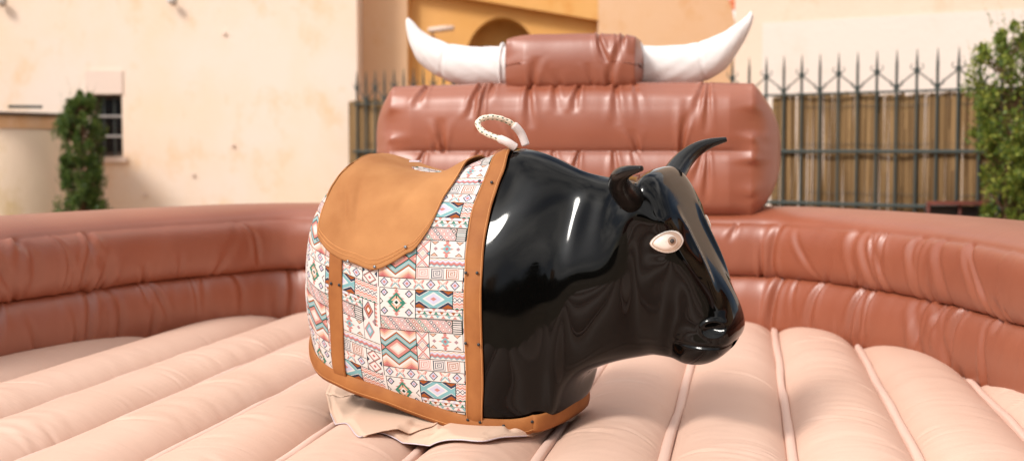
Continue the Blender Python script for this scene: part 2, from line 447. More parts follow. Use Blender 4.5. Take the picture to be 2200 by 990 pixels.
    for s in (0, 25): put(k & (dia(u, v, s, 30, 5, 6) < 1), navy); put(k & (dia(u, v, s, 30, 3, 4) < 1), lblue)
    # small star block 65 x 38 at (100,0)
    u, v, k, w, h = blk(100, 0, 65, 38); cx, cy = 32, 19
    for yy0, ww in ((-15, 4), (-8, 8), (0, 13), (8, 8), (15, 4)):
        put(k & (np.abs(v - cy - yy0) < 4) & (np.abs(u - cx) < ww * (1 - np.abs(v - cy - yy0) / 5.2)), pink)
    q = dia(u, v, cx, cy, 8.5, 9); put(k & (q < 1), lblue); put(k & (q < .45), rose)
    for sx in (-1, 1):
        put(k & (dia(u, v, cx + sx * 21, cy, 4, 4.4) < 1), mauve)
        for sy, vy in ((1, 3), (-1, 35)):
            tt = (v - vy) * sy; aa = np.abs(u - cx - sx * 23)
            put(k & (tt > 0) & (aa < 8 - tt) & (tt < 8), line); put(k & (tt > 1.2) & (aa < 6.1 - tt) & (tt < 7), salmon)
    # zigzag stripes 98 x 21 at (100,38)
    u, v, k, w, h = blk(100, 38, 98, 21)
    d = v - 3.6 * tri(u, 10.5)
    for lo, hi, c in ((-9, 1.5, cream), (1.5, 3.3, salmon), (3.3, 5, cream), (5, 8.2, lav), (8.2, 11.6, pink), (11.6, 13, rose), (13, 14.4, mauve), (14.4, 16.4, lblue), (16.4, 99, cream)):
        put(k & (d >= lo) & (d < hi), c)
    # three square spirals 90 x 26 at (75,59)
    for i, c in enumerate((pink, navy, rust)):
        u, v, k, w, h = blk(75 + 28 * i + 1, 60, 26, 24)
        a = u - 13; b = (v - 12) * 1.08; rr = np.maximum(np.abs(a), np.abs(b)); ang = np.arctan2(b, a) / (2 * math.pi)
        put(k & (((rr / 3.9 + .0 + (np.floor(ang * 4 + .5) / 4)) % 1) < .42) & (rr < 12.6), c)
    u, v, k, w, h = blk(159, 59, 6, 26); put(k, cream)
    # blue crossed diamond 72 x 38 at (75,108)
    u, v, k, w, h = blk(75, 108, 72, 38)
    q = dia(u, v, 36, 19, 36, 19.)
    t = np.abs(np.abs(u - 36) - np.abs(v - 19) * 0 - 0)
    dd = np.abs(v - 19) - 19 * np.abs((np.abs(u - 36) / 28) - 1)
    put(k, cream); put(k & (np.abs(dd) < 4.2), lblue); put(k & (dd > 5.5), navy); put(k & (dd > 10.5), rust)
    q = dia(u, v, 36, 19, 17, 12); put(k & (q < 1), lav); put(k & (q < .36), pink)
    # pink zigzag with chain of diamonds 51 x 38 at (147,108)
    u, v, k, w, h = blk(147, 108, 51, 38); s = np.abs(v - 19); d = s + 3.4 * tri(u, 9)
    put(k & (d > 8) & (d < 11), pink); put(k & (d > 11) & (d < 13), salmon); put(k & (d > 13) & (d < 15), cream); put(k & (d > 14.6) & (d < 17.2), pink); put(k & (d > 19.5), teal)
    q = np.abs((u % 9) - 4.5) / 4.5 + s / 5; put(k & (np.abs(q - .95) < .2), navy)
    # bands of small triangles 90 x 24 at (75,146)
    u, v, k, w, h = blk(75, 146, 90, 24)
    for y0, c1, c2 in ((1, lav, pink), (8, teal, rust), (16, pink, lblue)):
        t = v - y0; a = (u + y0) % 22
        put(k & (t > 0) & (t < 6) & (np.abs(a - 5) < t * .75), c1); put(k & (t > 0) & (t < 6) & (np.abs(a - 16) < (6 - t) * .75), c2)
        put(k & (np.abs(t - 6.8) < .5), line)
    # C: tall red and blue diamonds 28 x 90 at (165,146) wrapping to the top of the repeat
    for y0 in (146, -52):
        u, v, k, w, h = blk(165, y0, 26, 90)
        q = dia(u, v, 13, 22, 11, 20)
        put(k & (q < 1), navy); put(k & (q < .86), pink); put(k & (q < .62), rust); put(k & (q < .32), cream)
        q = dia(u, v, 13, 67, 11, 20); put(k & (q < 1), pink); put(k & (q < .86), mauve); put(k & (q < .72), lblue); put(k & (q < .4), lav)
        for s in (0, 26): put(k & (dia(u, v, s, 45, 6, 8) < 1), mauve)
        u, v, k, w, h = blk(191, y0, 7, 52); a = v % 9; put(k & (np.abs(u - 3.5) < 3 * (1 - np.abs(a - 4.5) / 4.5)), pink)
    u, v, k, w, h = blk(165, 59, 33, 49)
    for cy in (12.5, 36.5): q = dia(u, v, 16.5, cy, 14, 13); put(k & (q < 1.06), line); put(k & (q < .94), pink); put(k & (q < .76), cream); put(k & (q < .28), rose)
    for s in (0, 33): q = dia(u, v, s, 24.5, 6, 7); put(k & (q < 1), navy); put(k & (dia(u, v, s, 49, 7, 7) < 1), mauve)
    for fr in ((0, 0, 75, 85), (0, 85, 165, 23), (3, 108, 72, 62), (3, 170, 162, 28), (75, 0, 25, 59), (100, 0, 65, 38), (100, 38, 98, 21), (75, 59, 90, 26), (75, 108, 72, 38), (147, 108, 51, 38), (75, 146, 90, 24), (165, 59, 33, 49), (191, 146, 9, 52), (165, 146, 26, 52)):
        frame(*fr)
    u, v, k, w, h = blk(165, 0, 1, 38); put(k, line)
    return img

def pattern_image():
    P = make_pattern(); h, w = P.shape[:2]
    im = bpy.data.images.new('woven_pattern', w, h, float_buffer=True)
    px = np.ones((h, w, 4), np.float32); px[..., :3] = P[::-1] ** 1.12 * .80
    im.pixels.foreach_set(px.ravel()); im.update(); im.pack()
    return im

m = M['fabric'] = new_mat('woven_patchwork_fabric', srgb(236, 220, 208), .9, .15)
nt_ = m.node_tree
ti = N(m, 'ShaderNodeTexImage'); ti.image = pattern_image(); ti.interpolation = 'Linear'; ti.extension = 'REPEAT'
tc_ = N(m, 'ShaderNodeTexCoord'); nt_.links.new(tc_.outputs['UV'], ti.inputs['Vector']); nt_.links.new(ti.outputs[0], BS(m).inputs['Base Color'])
bump(m, 500, .3, .001)

# ================================================================== THE SETTING
gs = 500.0
tag(mesh_from('ground', [(-gs, -gs, 0), (gs, -gs, 0), (gs, gs, 0), (-gs, gs, 0)], [(0, 1, 2, 3)], M['ground'], smooth=False), kind='structure')

def wall_box(name, x0, x1, y0, y1, z0, z1, mat, parent, hole=None):
    """a wall block facing -Y with an optional rectangular opening (hx0,hx1,hz0,hz1) right through"""
    b = MB()
    if hole is None: b.box(x0, x1, y0, y1, z0, z1)
    else:
        hx0, hx1, hz0, hz1 = hole
        b.box(x0, hx0, y0, y1, z0, z1); b.box(hx1, x1, y0, y1, z0, z1)
        b.box(hx0, hx1, y0, y1, z0, hz0); b.box(hx0, hx1, y0, y1, hz1, z1)
    return b.build(name, mat, parent)

# --- left cream building
YB = 12.3
xe = at(768, 200, YB)[0]
w0 = at(207, 203, YB); w1 = at(264, 337, YB)
hx0, hx1, hz1, hz0 = w0[0] - .06, w1[0], w0[2], w1[2]
bl = thing('cream_building', 'cream plastered old building with a small barred window behind the left side of the inflatable', 'building', (-4, YB, 0))
wall_box('wall', -9.5, xe, YB, YB + .45, 0, 6.2, M['cream_wall'], bl, (hx0, hx1, hz0, hz1))
wall_box('side_wall', xe - .45, xe - .003, YB + .45, YB + 7, 0, 6.2, M['cream_wall'], bl)
l0 = at(184, 152, YB); l1 = at(264, 203, YB)
wall_box('lintel', l0[0], l1[0], YB - .012, YB + .01, l1[2] + .004, l0[2], M['lintel'], bl)
wall_box('window_sill', hx0 - .03, hx1 + .04, YB - .03, YB + .2, hz0 - .05, hz0 - .003, M['lintel'], bl)
win = MB(); yw = YB + .16
win.box(hx0 + .002, hx0 + .04, yw, yw + .05, hz0 + .002, hz1 - .002); win.box(hx1 - .035, hx1 - .002, yw, yw + .05, hz0 + .002, hz1 - .002)
win.box(hx0 + .04, hx1 - .035, yw, yw + .05, hz0 + .002, hz0 + .04); win.box(hx0 + .04, hx1 - .035, yw, yw + .05, hz1 - .04, hz1 - .002)
wo = win.build('window', M['frame'], bl)
g = MB(); g.box(hx0 + .04, hx1 - .035, yw + .02, yw + .03, hz0 + .04, hz1 - .04); go = g.build('pane', M['glass'], None, origin=None)
go.parent = wo
go.location = -bl.location
def child_of(o, par):
    """re-parent a mesh built in world coordinates under par whose own mesh is relative to its root"""
    o.parent = par; o.location = tuple(-np.array(par.parent.location)) if par.parent else (0, 0, 0); return o
g = MB(); g.box(hx0 + .01, hx1 - .01, yw + .25, yw + .27, hz0 - .1, hz1 + .1); g.build('dark_room_sheet', M['dark'], bl)  # dark sheet stands in for the shade inside the room
for py in (250, 293):
    z = at(240, py, YB)[2]; g = MB(); g.bar((hx0, YB + .06, z), (hx1, YB + .06, z), .011); g.build('window_bar', M['metal_bar'], bl)
for f in (.35, .68):
    x = hx0 + (hx1 - hx0) * f; g = MB(); g.bar((x, YB + .08, hz0), (x, YB + .08, hz1), .008); g.build('window_bar', M['iron'], bl)
for px, py in ((500, 312), (312, 418), (415, 375), (482, 72)):
    p = at(px, py, YB); g = MB(); g.bar((p[0], YB + .01, p[2]), (p[0], YB - .02, p[2]), .018, 10); g.build('wall_anchor', M['lintel'], bl)
# its two wall lamps, cut by the top of the picture
def wall_lamp(px, py, Y, label, size=.05):
    p = at(px, py, Y); t = thing('wall_lamp', label, 'lamp', tuple(p), 'small lamps high on the walls')
    b = MB(); b.box(p[0] - size * .5, p[0] + size * .5, p[1] - .02, p[1] + .003, p[2], p[2] + size * 2.2); b.build('bracket', M['metal_bar'], t)
    prof = [(0, -.2), (.5, -.1), (.72, .25), (.6, .8), (.3, 1.05)]
    G = np.array([[(p[0] + r * size * math.cos(a), p[1] - .09 + r * size * math.sin(a), p[2] + h * size) for a in np.linspace(0, 2 * math.pi, 16, endpoint=False)] for r, h in prof])
    grid_mesh('lamp_shade', G, M['white_fabric'], t, cv=True)
wall_lamp(371, 8, YB, 'small pale lamp on the cream wall, above and right of the barred window')
wall_lamp(4, 10, YB, 'grey lamp at the top left corner of the cream wall, cut by the picture edge', .06)

# low garden wall with a rounded coping, far left
lw = thing('garden_wall', 'low rounded cream wall with a coping coloured dark as its shadow line at the left edge, behind the inflatable', 'wall', (-5, 11.5, 0))
YL = 11.4; zt = at(60, 240, YL - .8)[2]; xr = at(142, 240, YL)[0]; rad = 1.05; cx_ = xr - rad; cy_ = YL + .1
def drum(name, z0, z1, rr, mat):
    a = np.linspace(0, 2 * math.pi, 64, endpoint=False)
    G = np.array([[(cx_ + q * math.cos(t), cy_ + q * math.sin(t), z) for t in a] for q, z in ((rr, z0), (rr, z1), (rr - .01, z1 + .004), (rr - .3, z1 + .006))]); grid_mesh(name, G, mat, lw, cv=True)
drum('wall', 0, zt - .13, rad, M['drum_wall']); drum('band', zt - .13, zt - .02, rad + .006, M['peach_wall']); drum('coping', zt - .018, zt, rad + .03, M['frame'])  # the coping's dark brown paints in the shadow line along the ledge
b = MB(); b.bar((at(20, 0, YL - 1)[0], YL - rad - .02, zt + .03), (at(88, 0, YL - 1)[0], YL - rad + .03, zt + .03), .012); b.build('rod', M['iron'], lw)

# --- orange arcaded building in the middle
YO = 12.7
bo = thing('orange_building', 'orange plastered building with a round arched opening, behind the inflatable horns', 'building', (0, YO, 0))
xa = at(875, 100, YO)[0]; xj = at(1285, 60, YO)[0]; xw = at(1578, 100, YO)[0]
wall_box('wall', xe + .003, xa, YO, YO + .4, 0, 6, M['peach_wall'], bo)
# raking lintel over the recess
za = at(1285, 44, YO)[2]; zb = at(1020, 0, YO)[2]; sl = (zb - za) / (at(1020, 0, YO)[0] - at(1285, 44, YO)[0])
zl = za + sl * (xa - xj)
v = []
for y in (YO - .004, YO + .13):
    v += [(xa, y, zl), (xj, y, za), (xj, y, 6), (xa, y, 6)]
mesh_from('raking_beam', v, [(0, 1, 2, 3), (4, 7, 6, 5), (0, 4, 5, 1), (1, 5, 6, 2), (3, 2, 6, 7), (0, 3, 7, 4)], M['orange_wall'], bo, smooth=False)
# right pier with a sloping shoulder at the top right
zc0 = at(1535, 0, YO)[2]; xc0 = at(1535, 0, YO)[0]; zc1 = at(1578, 52, YO)[2]
sh = [(xj, 0), (xw, 0), (xw, zc1)] + [(xc0 + (xw - xc0) * math.cos(t) ** 1.2, zc1 + (zc0 + .1 - zc1) * math.sin(t) ** 1.1) for t in np.linspace(.15, 1.35, 7)] + [(xc0 - .05, zc0 + .16), (xj, zc0 + .2)]
n = len(sh); v = [(x, YO - .002, z) for x, z in sh] + [(x, YO + .5, z) for x, z in sh]
mesh_from('pier', v, [tuple(range(n)), tuple(range(2 * n - 1, n - 1, -1))] + [(i, i + n, (i + 1) % n + n, (i + 1) % n) for i in range(n)], M['peach_wall'], bo, smooth=False)
# recessed wall with the arch
YR = YO + .13
def arch_wall():
    cx = at(1078, 60, YR)[0]; rw = (at(1152, 80, YR)[0] - at(1004, 80, YR)[0]) / 2 * 1.06; zs = at(1078, 135, YR)[2]; hr = at(1078, 38, YR)[2] - zs
    n = 28; arc = [(cx + rw * math.cos(t), zs + hr * math.sin(t)) for t in np.linspace(math.pi, 0, n)]
    x0, x1 = xa - .3, xj + .3; zt_ = 6
    v = []; f = []
    def q(*p): b = len(v); v.extend([(x, YR, z) for x, z in p]); f.append(tuple(range(b, b + len(p))))
    q((x0, 0), (cx - rw, 0), (cx - rw, zs), (x0, zs)); q((cx + rw, 0), (x1, 0), (x1, zs), (cx + rw, zs))
    q((x0, zs), (cx - rw, zs), (cx - rw, zt_), (x0, zt_)); q((cx + rw, zs), (x1, zs), (x1, zt_), (cx + rw, zt_))
    for a, b_ in zip(arc[:-1], arc[1:]): q(a, b_, (b_[0], zt_), (a[0], zt_))
    mesh_from('recessed_wall', v, f, M['orange_wall'], bo, smooth=False)
    full = [(cx - rw, 0)] + arc + [(cx + rw, 0)]
    v = [(x, y, z) for y in (YR, YR + .35) for x, z in full]; m_ = len(full)
    mesh_from('arch_soffit', v, [(i, i + 1, m_ + i + 1, m_ + i) for i in range(m_ - 1)], M['niche'], bo, smooth=False)
    v = [(x, YR + .35, z) for x, z in full]; mesh_from('niche_back', v, [tuple(range(m_))], M['niche'], bo, smooth=False)
arch_wall()
b = MB(); b.box(xa - .003, xa + .01, YO + .01, YR + .01, 0, zl); b.build('jamb', M['orange_wall'], bo)
p = at(938, 70, YR)
t = thing('wall_light', 'pale pink bracket light on the orange wall beside the left white horn', 'lamp', (p[0], YR, p[2]))
b = MB(); b.bar((p[0] - .03, YR - .01, p[2] - .05), (p[0] - .03, YR - .2, p[2] - .02), .015); b.build('bracket', M['lintel'], t)
G = []
for k, (f, r) in enumerate(((0, .012), (.02, .045), (.5, .06), (.97, .05), (1, .01))):
    G.append([(p[0] - .07 + f * .25, YR - .22 + .05 * math.sin(a) * r / .06, p[2] + .02 * f + .5 * r * math.cos(a)) for a in np.linspace(0, 2 * math.pi, 14, endpoint=False)])
grid_mesh('lamp_shade', np.array(G), M['lintel'], t, cv=True)

# --- terracotta roof seen through the gap
ro = thing('roofed_outbuilding', 'white outbuilding with a terracotta tiled eave in the gap beside the right white horn', 'building', (at(1560, 10, 17)[0], 17, 0))
pr = at(1559, 26, 17)
wall_box('wall', pr[0] - .09, pr[0] + 3, 17, 17.3, 0, pr[2] - .1, M['pale_wall'], ro)
tile_me = None
for k in range(9):
    for row in range(3):
        x = pr[0] - .1 + k * .16; z = pr[2] - .06 + row * .075; y = 16.82 + row * .22
        if tile_me is None:
            a = np.linspace(math.pi, 0, 7); G = np.array([[(.085 * (1 - .12 * s) * math.cos(t), s * .32, .06 * math.sin(t) + s * .10) for t in a] for s in (0, 1)])
            o = grid_mesh('roof_tile', G, M['tile'], None, thick=.012); tile_me = o.data; o.parent = ro
        else:
            o = bpy.data.objects.new('roof_tile', tile_me); C.objects.link(o); o.parent = ro
            mo = o.modifiers.new('thickness', 'SOLIDIFY'); mo.thickness = .012
        o.location = (x - ro.location[0], y - 17, z)

# --- right cream wall, running back from the right edge behind the fence
PA = at(1579, 20, 11.6); PB = at(2200, 20, 10.3); dv = (PB - PA)[:2]; Lw = np.linalg.norm(dv); dv /= Lw; nv = np.array([dv[1], -dv[0]])
def wpt(s, z, off=0): q = PA[:2] + dv * s + nv * off; return (q[0], q[1], z)
def wall_strip(name, s0, s1, z0, z1, o0, o1, mat, parent):
    v = [wpt(s, z, o) for o in (o0, o1) for s, z in ((s0, z0), (s1, z0), (s1, z1), (s0, z1))]
    return mesh_from(name, v, [(0, 1, 2, 3), (7, 6, 5, 4), (0, 4, 5, 1), (1, 5, 6, 2), (2, 6, 7, 3), (3, 7, 4, 0)], mat, parent, smooth=False)
rw = thing('cream_wall', 'tall smooth cream wall with a pale painted lower band, behind the iron fence on the right', 'wall', (2, 11.4, 0))
zs0 = at(1650, 50, 11.45)[2]
wall_strip('wall', 0, Lw + 3.2, 0, 6, -.4, 0, M['upper_wall'], rw)
s_a = .26
wall_strip('painted_band', s_a, Lw + 3.2, .0, zs0, .0, .008, M['pale_wall'], rw)

# ------------------------------------------------------------------ iron fences with reed screens
def fence(name_label, A, B, n0, n1, phase, group_rails, pre):
    """A at picket 0, B at picket 10 (x, y). pickets n0..n1"""
    A = np.array(A, float); B = np.array(B, float); st = (B - A) / 10; d = st / np.linalg.norm(st); nn = np.array([d[1], -d[0]])
    t = thing('iron_fence', name_label, 'fence', (A[0], A[1], 0))
    P3 = lambda k, z, o=0: (A[0] + st[0] * k + nn[0] * o, A[1] + st[1] * k + nn[1] * o, z)
    zT, zH, zLo, zR, zM = 2.105, 1.955, 1.845, 1.815, 1.398
    me = {}
    def put(name, build, k, z=0):
        if name not in me:
            b = MB(); build(b); o = b.build(name, M['iron'], None); me[name] = o.data
            o.parent = t
        else: o = bpy.data.objects.new(name, me[name]); C.objects.link(o); o.parent = t
        o.location = (st[0] * k, st[1] * k, z)
    e = np.array([d[0], d[1], 0])
    def pk(b): b.bar((0, 0, .2), (0, 0, zT - .10), .0102, 8); b.bar((0, 0, zT - .10), (0, 0, zT), .0102, 8, .002)
    def knob(b): 
        b.bar((0, 0, -.018), (0, 0, .018), .019, 8)
        for s in (-1, 1):
            pts = [np.array([0, 0, .005]) + e * s * (.014 + .032 * math.sin(a) ) + np.array([0, 0, .024 * (1 - math.cos(a))]) for a in np.linspace(0, 2.4, 6)]
            for p, q in zip(pts[:-1], pts[1:]): b.bar(p, q, .0036, 5)
    def up(b): b.bar((0, 0, zLo), tuple(e * np.linalg.norm(st) + np.array([0, 0, zH])), .0055, 6)
    def dn(b): b.bar((0, 0, zH), tuple(e * np.linalg.norm(st) + np.array([0, 0, zLo])), .0055, 6)
    for k in range(n0, n1 + 1):
        put('picket', pk, k)
        hi = (k + phase) % 2 == 0
        put('collar', knob, k, zH if hi else zLo)
        if k < n1: put('brace_falling' if hi else 'brace_rising', dn if hi else up, k)
    for nm, z, r in (('rail', zR, .009), ('rail', zM, .014), ('rail', 1.02, .014)):
        b = MB(); b.bar(P3(n0 - .3, z, .013), P3(n1 + .3, z, .013), r, 8); b.build(nm, M['iron'], t)
    return P3, t

P3r, fr = fence('dark iron picket fence with zigzag braces in front of the cream wall at right', (1.905, 9.95), (3.02, 8.985), -2, 15, 0, '', '')
P3l, fl = fence('dark iron picket fence with zigzag braces against the orange building at left', (-1.375, 11.77), (-.48, 10.98), 0, 17, 0, '', '')

def reeds(P3, k0, k1, ztop, label, seed, x0):
    r = np.random.default_rng(seed); V = []; Fc = []; base = 0
    n = int((k1 - k0) * .148 / .0048)
    for i in range(n):
        k = k0 + (k1 - k0) * (i + r.uniform(-.3, .3)) / n; rad = r.uniform(.0058, .0082)
        fold = .009 * math.sin(i * .052) + .008 * math.sin(i * .023 + 1)
        a = np.array(P3(k, .25, -.035 - r.uniform(0, .012) + fold)); b = np.array(P3(k + r.normal(0, .035), ztop + r.normal(0, .008) + .012 * math.sin(i * .021), -.035 - r.uniform(0, .012) + fold))
        c = (a + b) / 2 + np.array([r.normal(0, .004), r.normal(0, .004), 0])
        for p in (a, c, b):
            for q in range(4):
                t = q * math.pi / 2 + .6; V.append((p[0] + rad * math.cos(t), p[1] + rad * math.sin(t), p[2]))
        for s in (0, 4):
            for q in range(4): Fc.append((base + s + q, base + s + (q + 1) % 4, base + s + 4 + (q + 1) % 4, base + s + 4 + q))
        Fc.append((base + 8, base + 9, base + 10, base + 11)); base += 12
    t = thing('reed_screen', label, 'screen', (x0[0], x0[1], 0))
    o = mesh_from('reed', V, np.array([f for f in Fc]), M['reed'], t, smooth=True); o['kind'] = 'stuff'
    for z in (ztop - .08, (ztop + .9) / 2 + .1, 1.1):
        b = MB(); pts = [np.array(P3(k, z + .004 * math.sin(k * 3), -.022)) for k in np.linspace(k0, k1, 24)]
        for p, q in zip(pts[:-1], pts[1:]): b.bar(p, q, .0022, 4)
        b.build('binding_wire', M['iron'], t)
reeds(P3r, .3, 15.5, 1.803, 'brown dried reed screen tied behind the iron fence on the right', 3, (1.95, 9.9))
reeds(P3l, -1.2, 17, 1.835, 'brown dried reed screen on the left iron fence beside the cream building', 4, (-1.3, 11.7))

# low rusty frame behind the right wall of the inflatable
pr = at(2052, 436, 8.85)
t = thing('rusty_bench', 'low dark bench with a rusty red top rail beside the right shrub', 'bench', (pr[0], 8.85, 0))
b = MB(); b.box(pr[0] - .19, pr[0] + .26, 8.80, 8.86, pr[2] - .012, pr[2] + .012); b.build('top_rail', M['rust'], t)
b = MB(); b.box(pr[0] - .19, pr[0] + .26, 8.87, 8.90, pr[2] - .20, pr[2] - .02); b.build('back_panel', M['dark'], t)
for x in (-.18, .03, .25):
    b = MB(); b.bar((pr[0] + x, 8.84, 0), (pr[0] + x, 8.84, pr[2] - .013), .013, 6); b.build('leg', M['rust'], t)
b = MB(); b.box(pr[0] - .19, pr[0] + .26, 8.55, 8.86, pr[2] - .36, pr[2] - .33); b.build('seat', M['rust'], t)

# ------------------------------------------------------------------ shrubs: a stem, limbs and thousands of small leaves in clumps
def shrub(name, label, cx, cy, zb, zt, width, nclump, nleaf, lsize, mat, seed, group=None, trunk_r=.02, lean=0, taper=None, twig=True):
    r = np.random.default_rng(seed)
    t = thing(name, label, 'shrub' if 'shrub' in name else 'tree', (cx, cy, 0), group)
    b = MB(); pts = [np.array((cx + .02 * math.sin(z * 4), cy + .02 * math.cos(z * 3), z)) for z in np.linspace(0, zt * .93, 8)]
    for i, (p, q) in enumerate(zip(pts[:-1], pts[1:])): b.bar(p, q, trunk_r * (1 - i / 9), 7, trunk_r * (1 - (i + 1) / 9))
    b.build('trunk', M['bark'], t, smooth=True)
    H_ = zt - zb; cl = []
    tp = taper or (lambda h: (.72 + .5 * math.sin(h * 9 + seed) * .25 + .25 * math.sin(h * 3.0)) * (1 - .75 * max(0, h - .72) / .28) * (.55 + .45 * min(1, h / .12)))
    lb = MB()
    for i in range(nclump):
        h = r.uniform(0, 1) ** .9; w = width * tp(h); a = r.uniform(0, 2 * math.pi); q = math.sqrt(r.uniform(.1, 1))
        c = np.array((cx + w * q * math.cos(a) + lean * h, cy + w * q * math.sin(a), zb + h * H_)); cl.append((c, w * .23 * r.uniform(.6, 1.2)))
        if twig:
            s = np.array((cx, cy, max(.1, c[2] - r.uniform(.1, .25)))); lb.bar(s, c, .006, 4, .002)
    if twig: lb.build('limbs', M['bark'], t)
    per = nleaf // nclump; V = np.zeros((nclump * per, 4, 3)); j = 0
    for c, rad in cl:
        d = r.normal(size=(per, 3)); d /= np.linalg.norm(d, axis=1)[:, None]
        pos = c + d * rad * r.uniform(.25, 1.15, (per, 1)) * np.array([1, 1, 1.6])
        ax = r.normal(size=(per, 3)) + np.array([0, 0, 1.1]) + d * .8; ax /= np.linalg.norm(ax, axis=1)[:, None]
        sd = np.cross(ax, r.normal(size=(per, 3))); sd /= np.linalg.norm(sd, axis=1)[:, None]
        L_ = lsize * r.uniform(.6, 1.3, (per, 1)); W_ = L_ * .27
        V[j:j + per, 0] = pos; V[j:j + per, 1] = pos + ax * L_ * .5 + sd * W_; V[j:j + per, 2] = pos + ax * L_; V[j:j + per, 3] = pos + ax * L_ * .5 - sd * W_; j += per
    # loose shoots at the top and sides
    ns = 46 if twig else 0; S = []
    for i in range(ns):
        h = r.uniform(.15, 1.0); w = width * tp(min(h, .97)); a = r.uniform(0, 2 * math.pi)
        p = np.array((cx + w * math.cos(a) * .9 + lean * h, cy + w * math.sin(a) * .9, zb + h * H_)); dr = np.array((math.cos(a) * .35, math.sin(a) * .35, 1.0)) + r.normal(size=3) * .15; dr /= np.linalg.norm(dr)
        for k in range(14):
            p = p + dr * lsize * .42; ax = dr + r.normal(size=3) * .7; ax /= np.linalg.norm(ax); sd = np.cross(ax, r.normal(size=3)); sd /= np.linalg.norm(sd); L_ = lsize * r.uniform(.5, 1) * (1 - k / 22)
            S.append([p, p + ax * L_ * .5 + sd * L_ * .25, p + ax * L_, p + ax * L_ * .5 - sd * L_ * .25])
    if S: V = np.concatenate([V, np.array(S)])
    o = mesh_from('crown', V.reshape(-1, 3), np.arange(len(V) * 4).reshape(-1, 4), mat, t, smooth=False); o['kind'] = 'stuff'
    return t

p = at(2168, 300, 8.6)
shrub('boxwood_shrub', 'tall bright green leafy shrub at the right edge, in front of the iron fence', p[0], 8.6, .78, 2.20, .285, 130, 11500, .030, M['leaf_bright'], 5,
      taper=lambda h: (.86 + .16 * math.sin(h * 8 + 2.2)) * (1 - .5 * max(0, h - .8) / .2) * (.55 + .45 * min(1, h / .35)))
p = at(176, 300, 10.9)
shrub('cypress_shrub', 'narrow dark green columnar shrub in front of the small barred window at left', p[0], 10.9, .7, 1.88, .21, 190, 19000, .026, M['leaf_dark'], 9,
      taper=lambda h: (.86 + .12 * math.sin(h * 10)) * (1 - .62 * max(0, h - .72) / .28))

# ================================================================== THE INFLATABLE
AX = math.atan((1610 - 1100) / F)                       # the floor tubes run this way
OX, OY = 0.0, 3.7
PV = np.array([math.cos(AX), -math.sin(AX)]); AV = np.array([math.sin(AX), math.cos(AX)])
def pa(p, a): return np.array([OX, OY]) + PV * np.asarray(p)[..., None] + AV * np.asarray(a)[..., None]
ZF, ZC = 0.605, 0.666                                   # floor: valley and crest height
ar = thing('inflatable_arena', 'brown vinyl inflatable bull ring with pink tube floor and a headboard with white horns', 'inflatable', (OX, OY, 0))

# ---- floor tubes
bnd_r = np.array([(0.77, 2.28), (1.03, 1.97), (1.30, 1.47), (1.41, 1.14), (1.50, .76), (1.58, .2), (1.60, -.8), (1.64, -4.6)])
bnd_l = np.array([(-1.50, 2.28), (-1.68, 1.92), (-1.85, 1.52), (-2.01, .80), (-2.12, .1), (-2.2, -.8), (-2.32, -4.6)])
def a_end(p):
    return np.where(p > .77, np.interp(p, bnd_r[:, 0], bnd_r[:, 1]), np.where(p < -1.50, np.interp(-p, -bnd_l[:, 0], bnd_l[:, 1]), 2.28))
SW = .321
rows = np.concatenate([np.linspace(0, .30, 12, endpoint=False), np.linspace(.30, .9, 70, endpoint=False), .9 + .1 * (1 - (1 - np.linspace(0, 1, 40)) ** 1.6)])
rows = np.concatenate([np.linspace(-4.6, -.9, 14, endpoint=False)])
def floor_z(p, a):
    """height of the crown of the inflated floor at p, a"""
    k = np.floor((p - .127) / SW); v = (p - .127) / SW - k
    return ZF - .02 + (ZC - ZF + .02) * (1 - np.abs(2 * v - 1) ** 2.3) ** .62
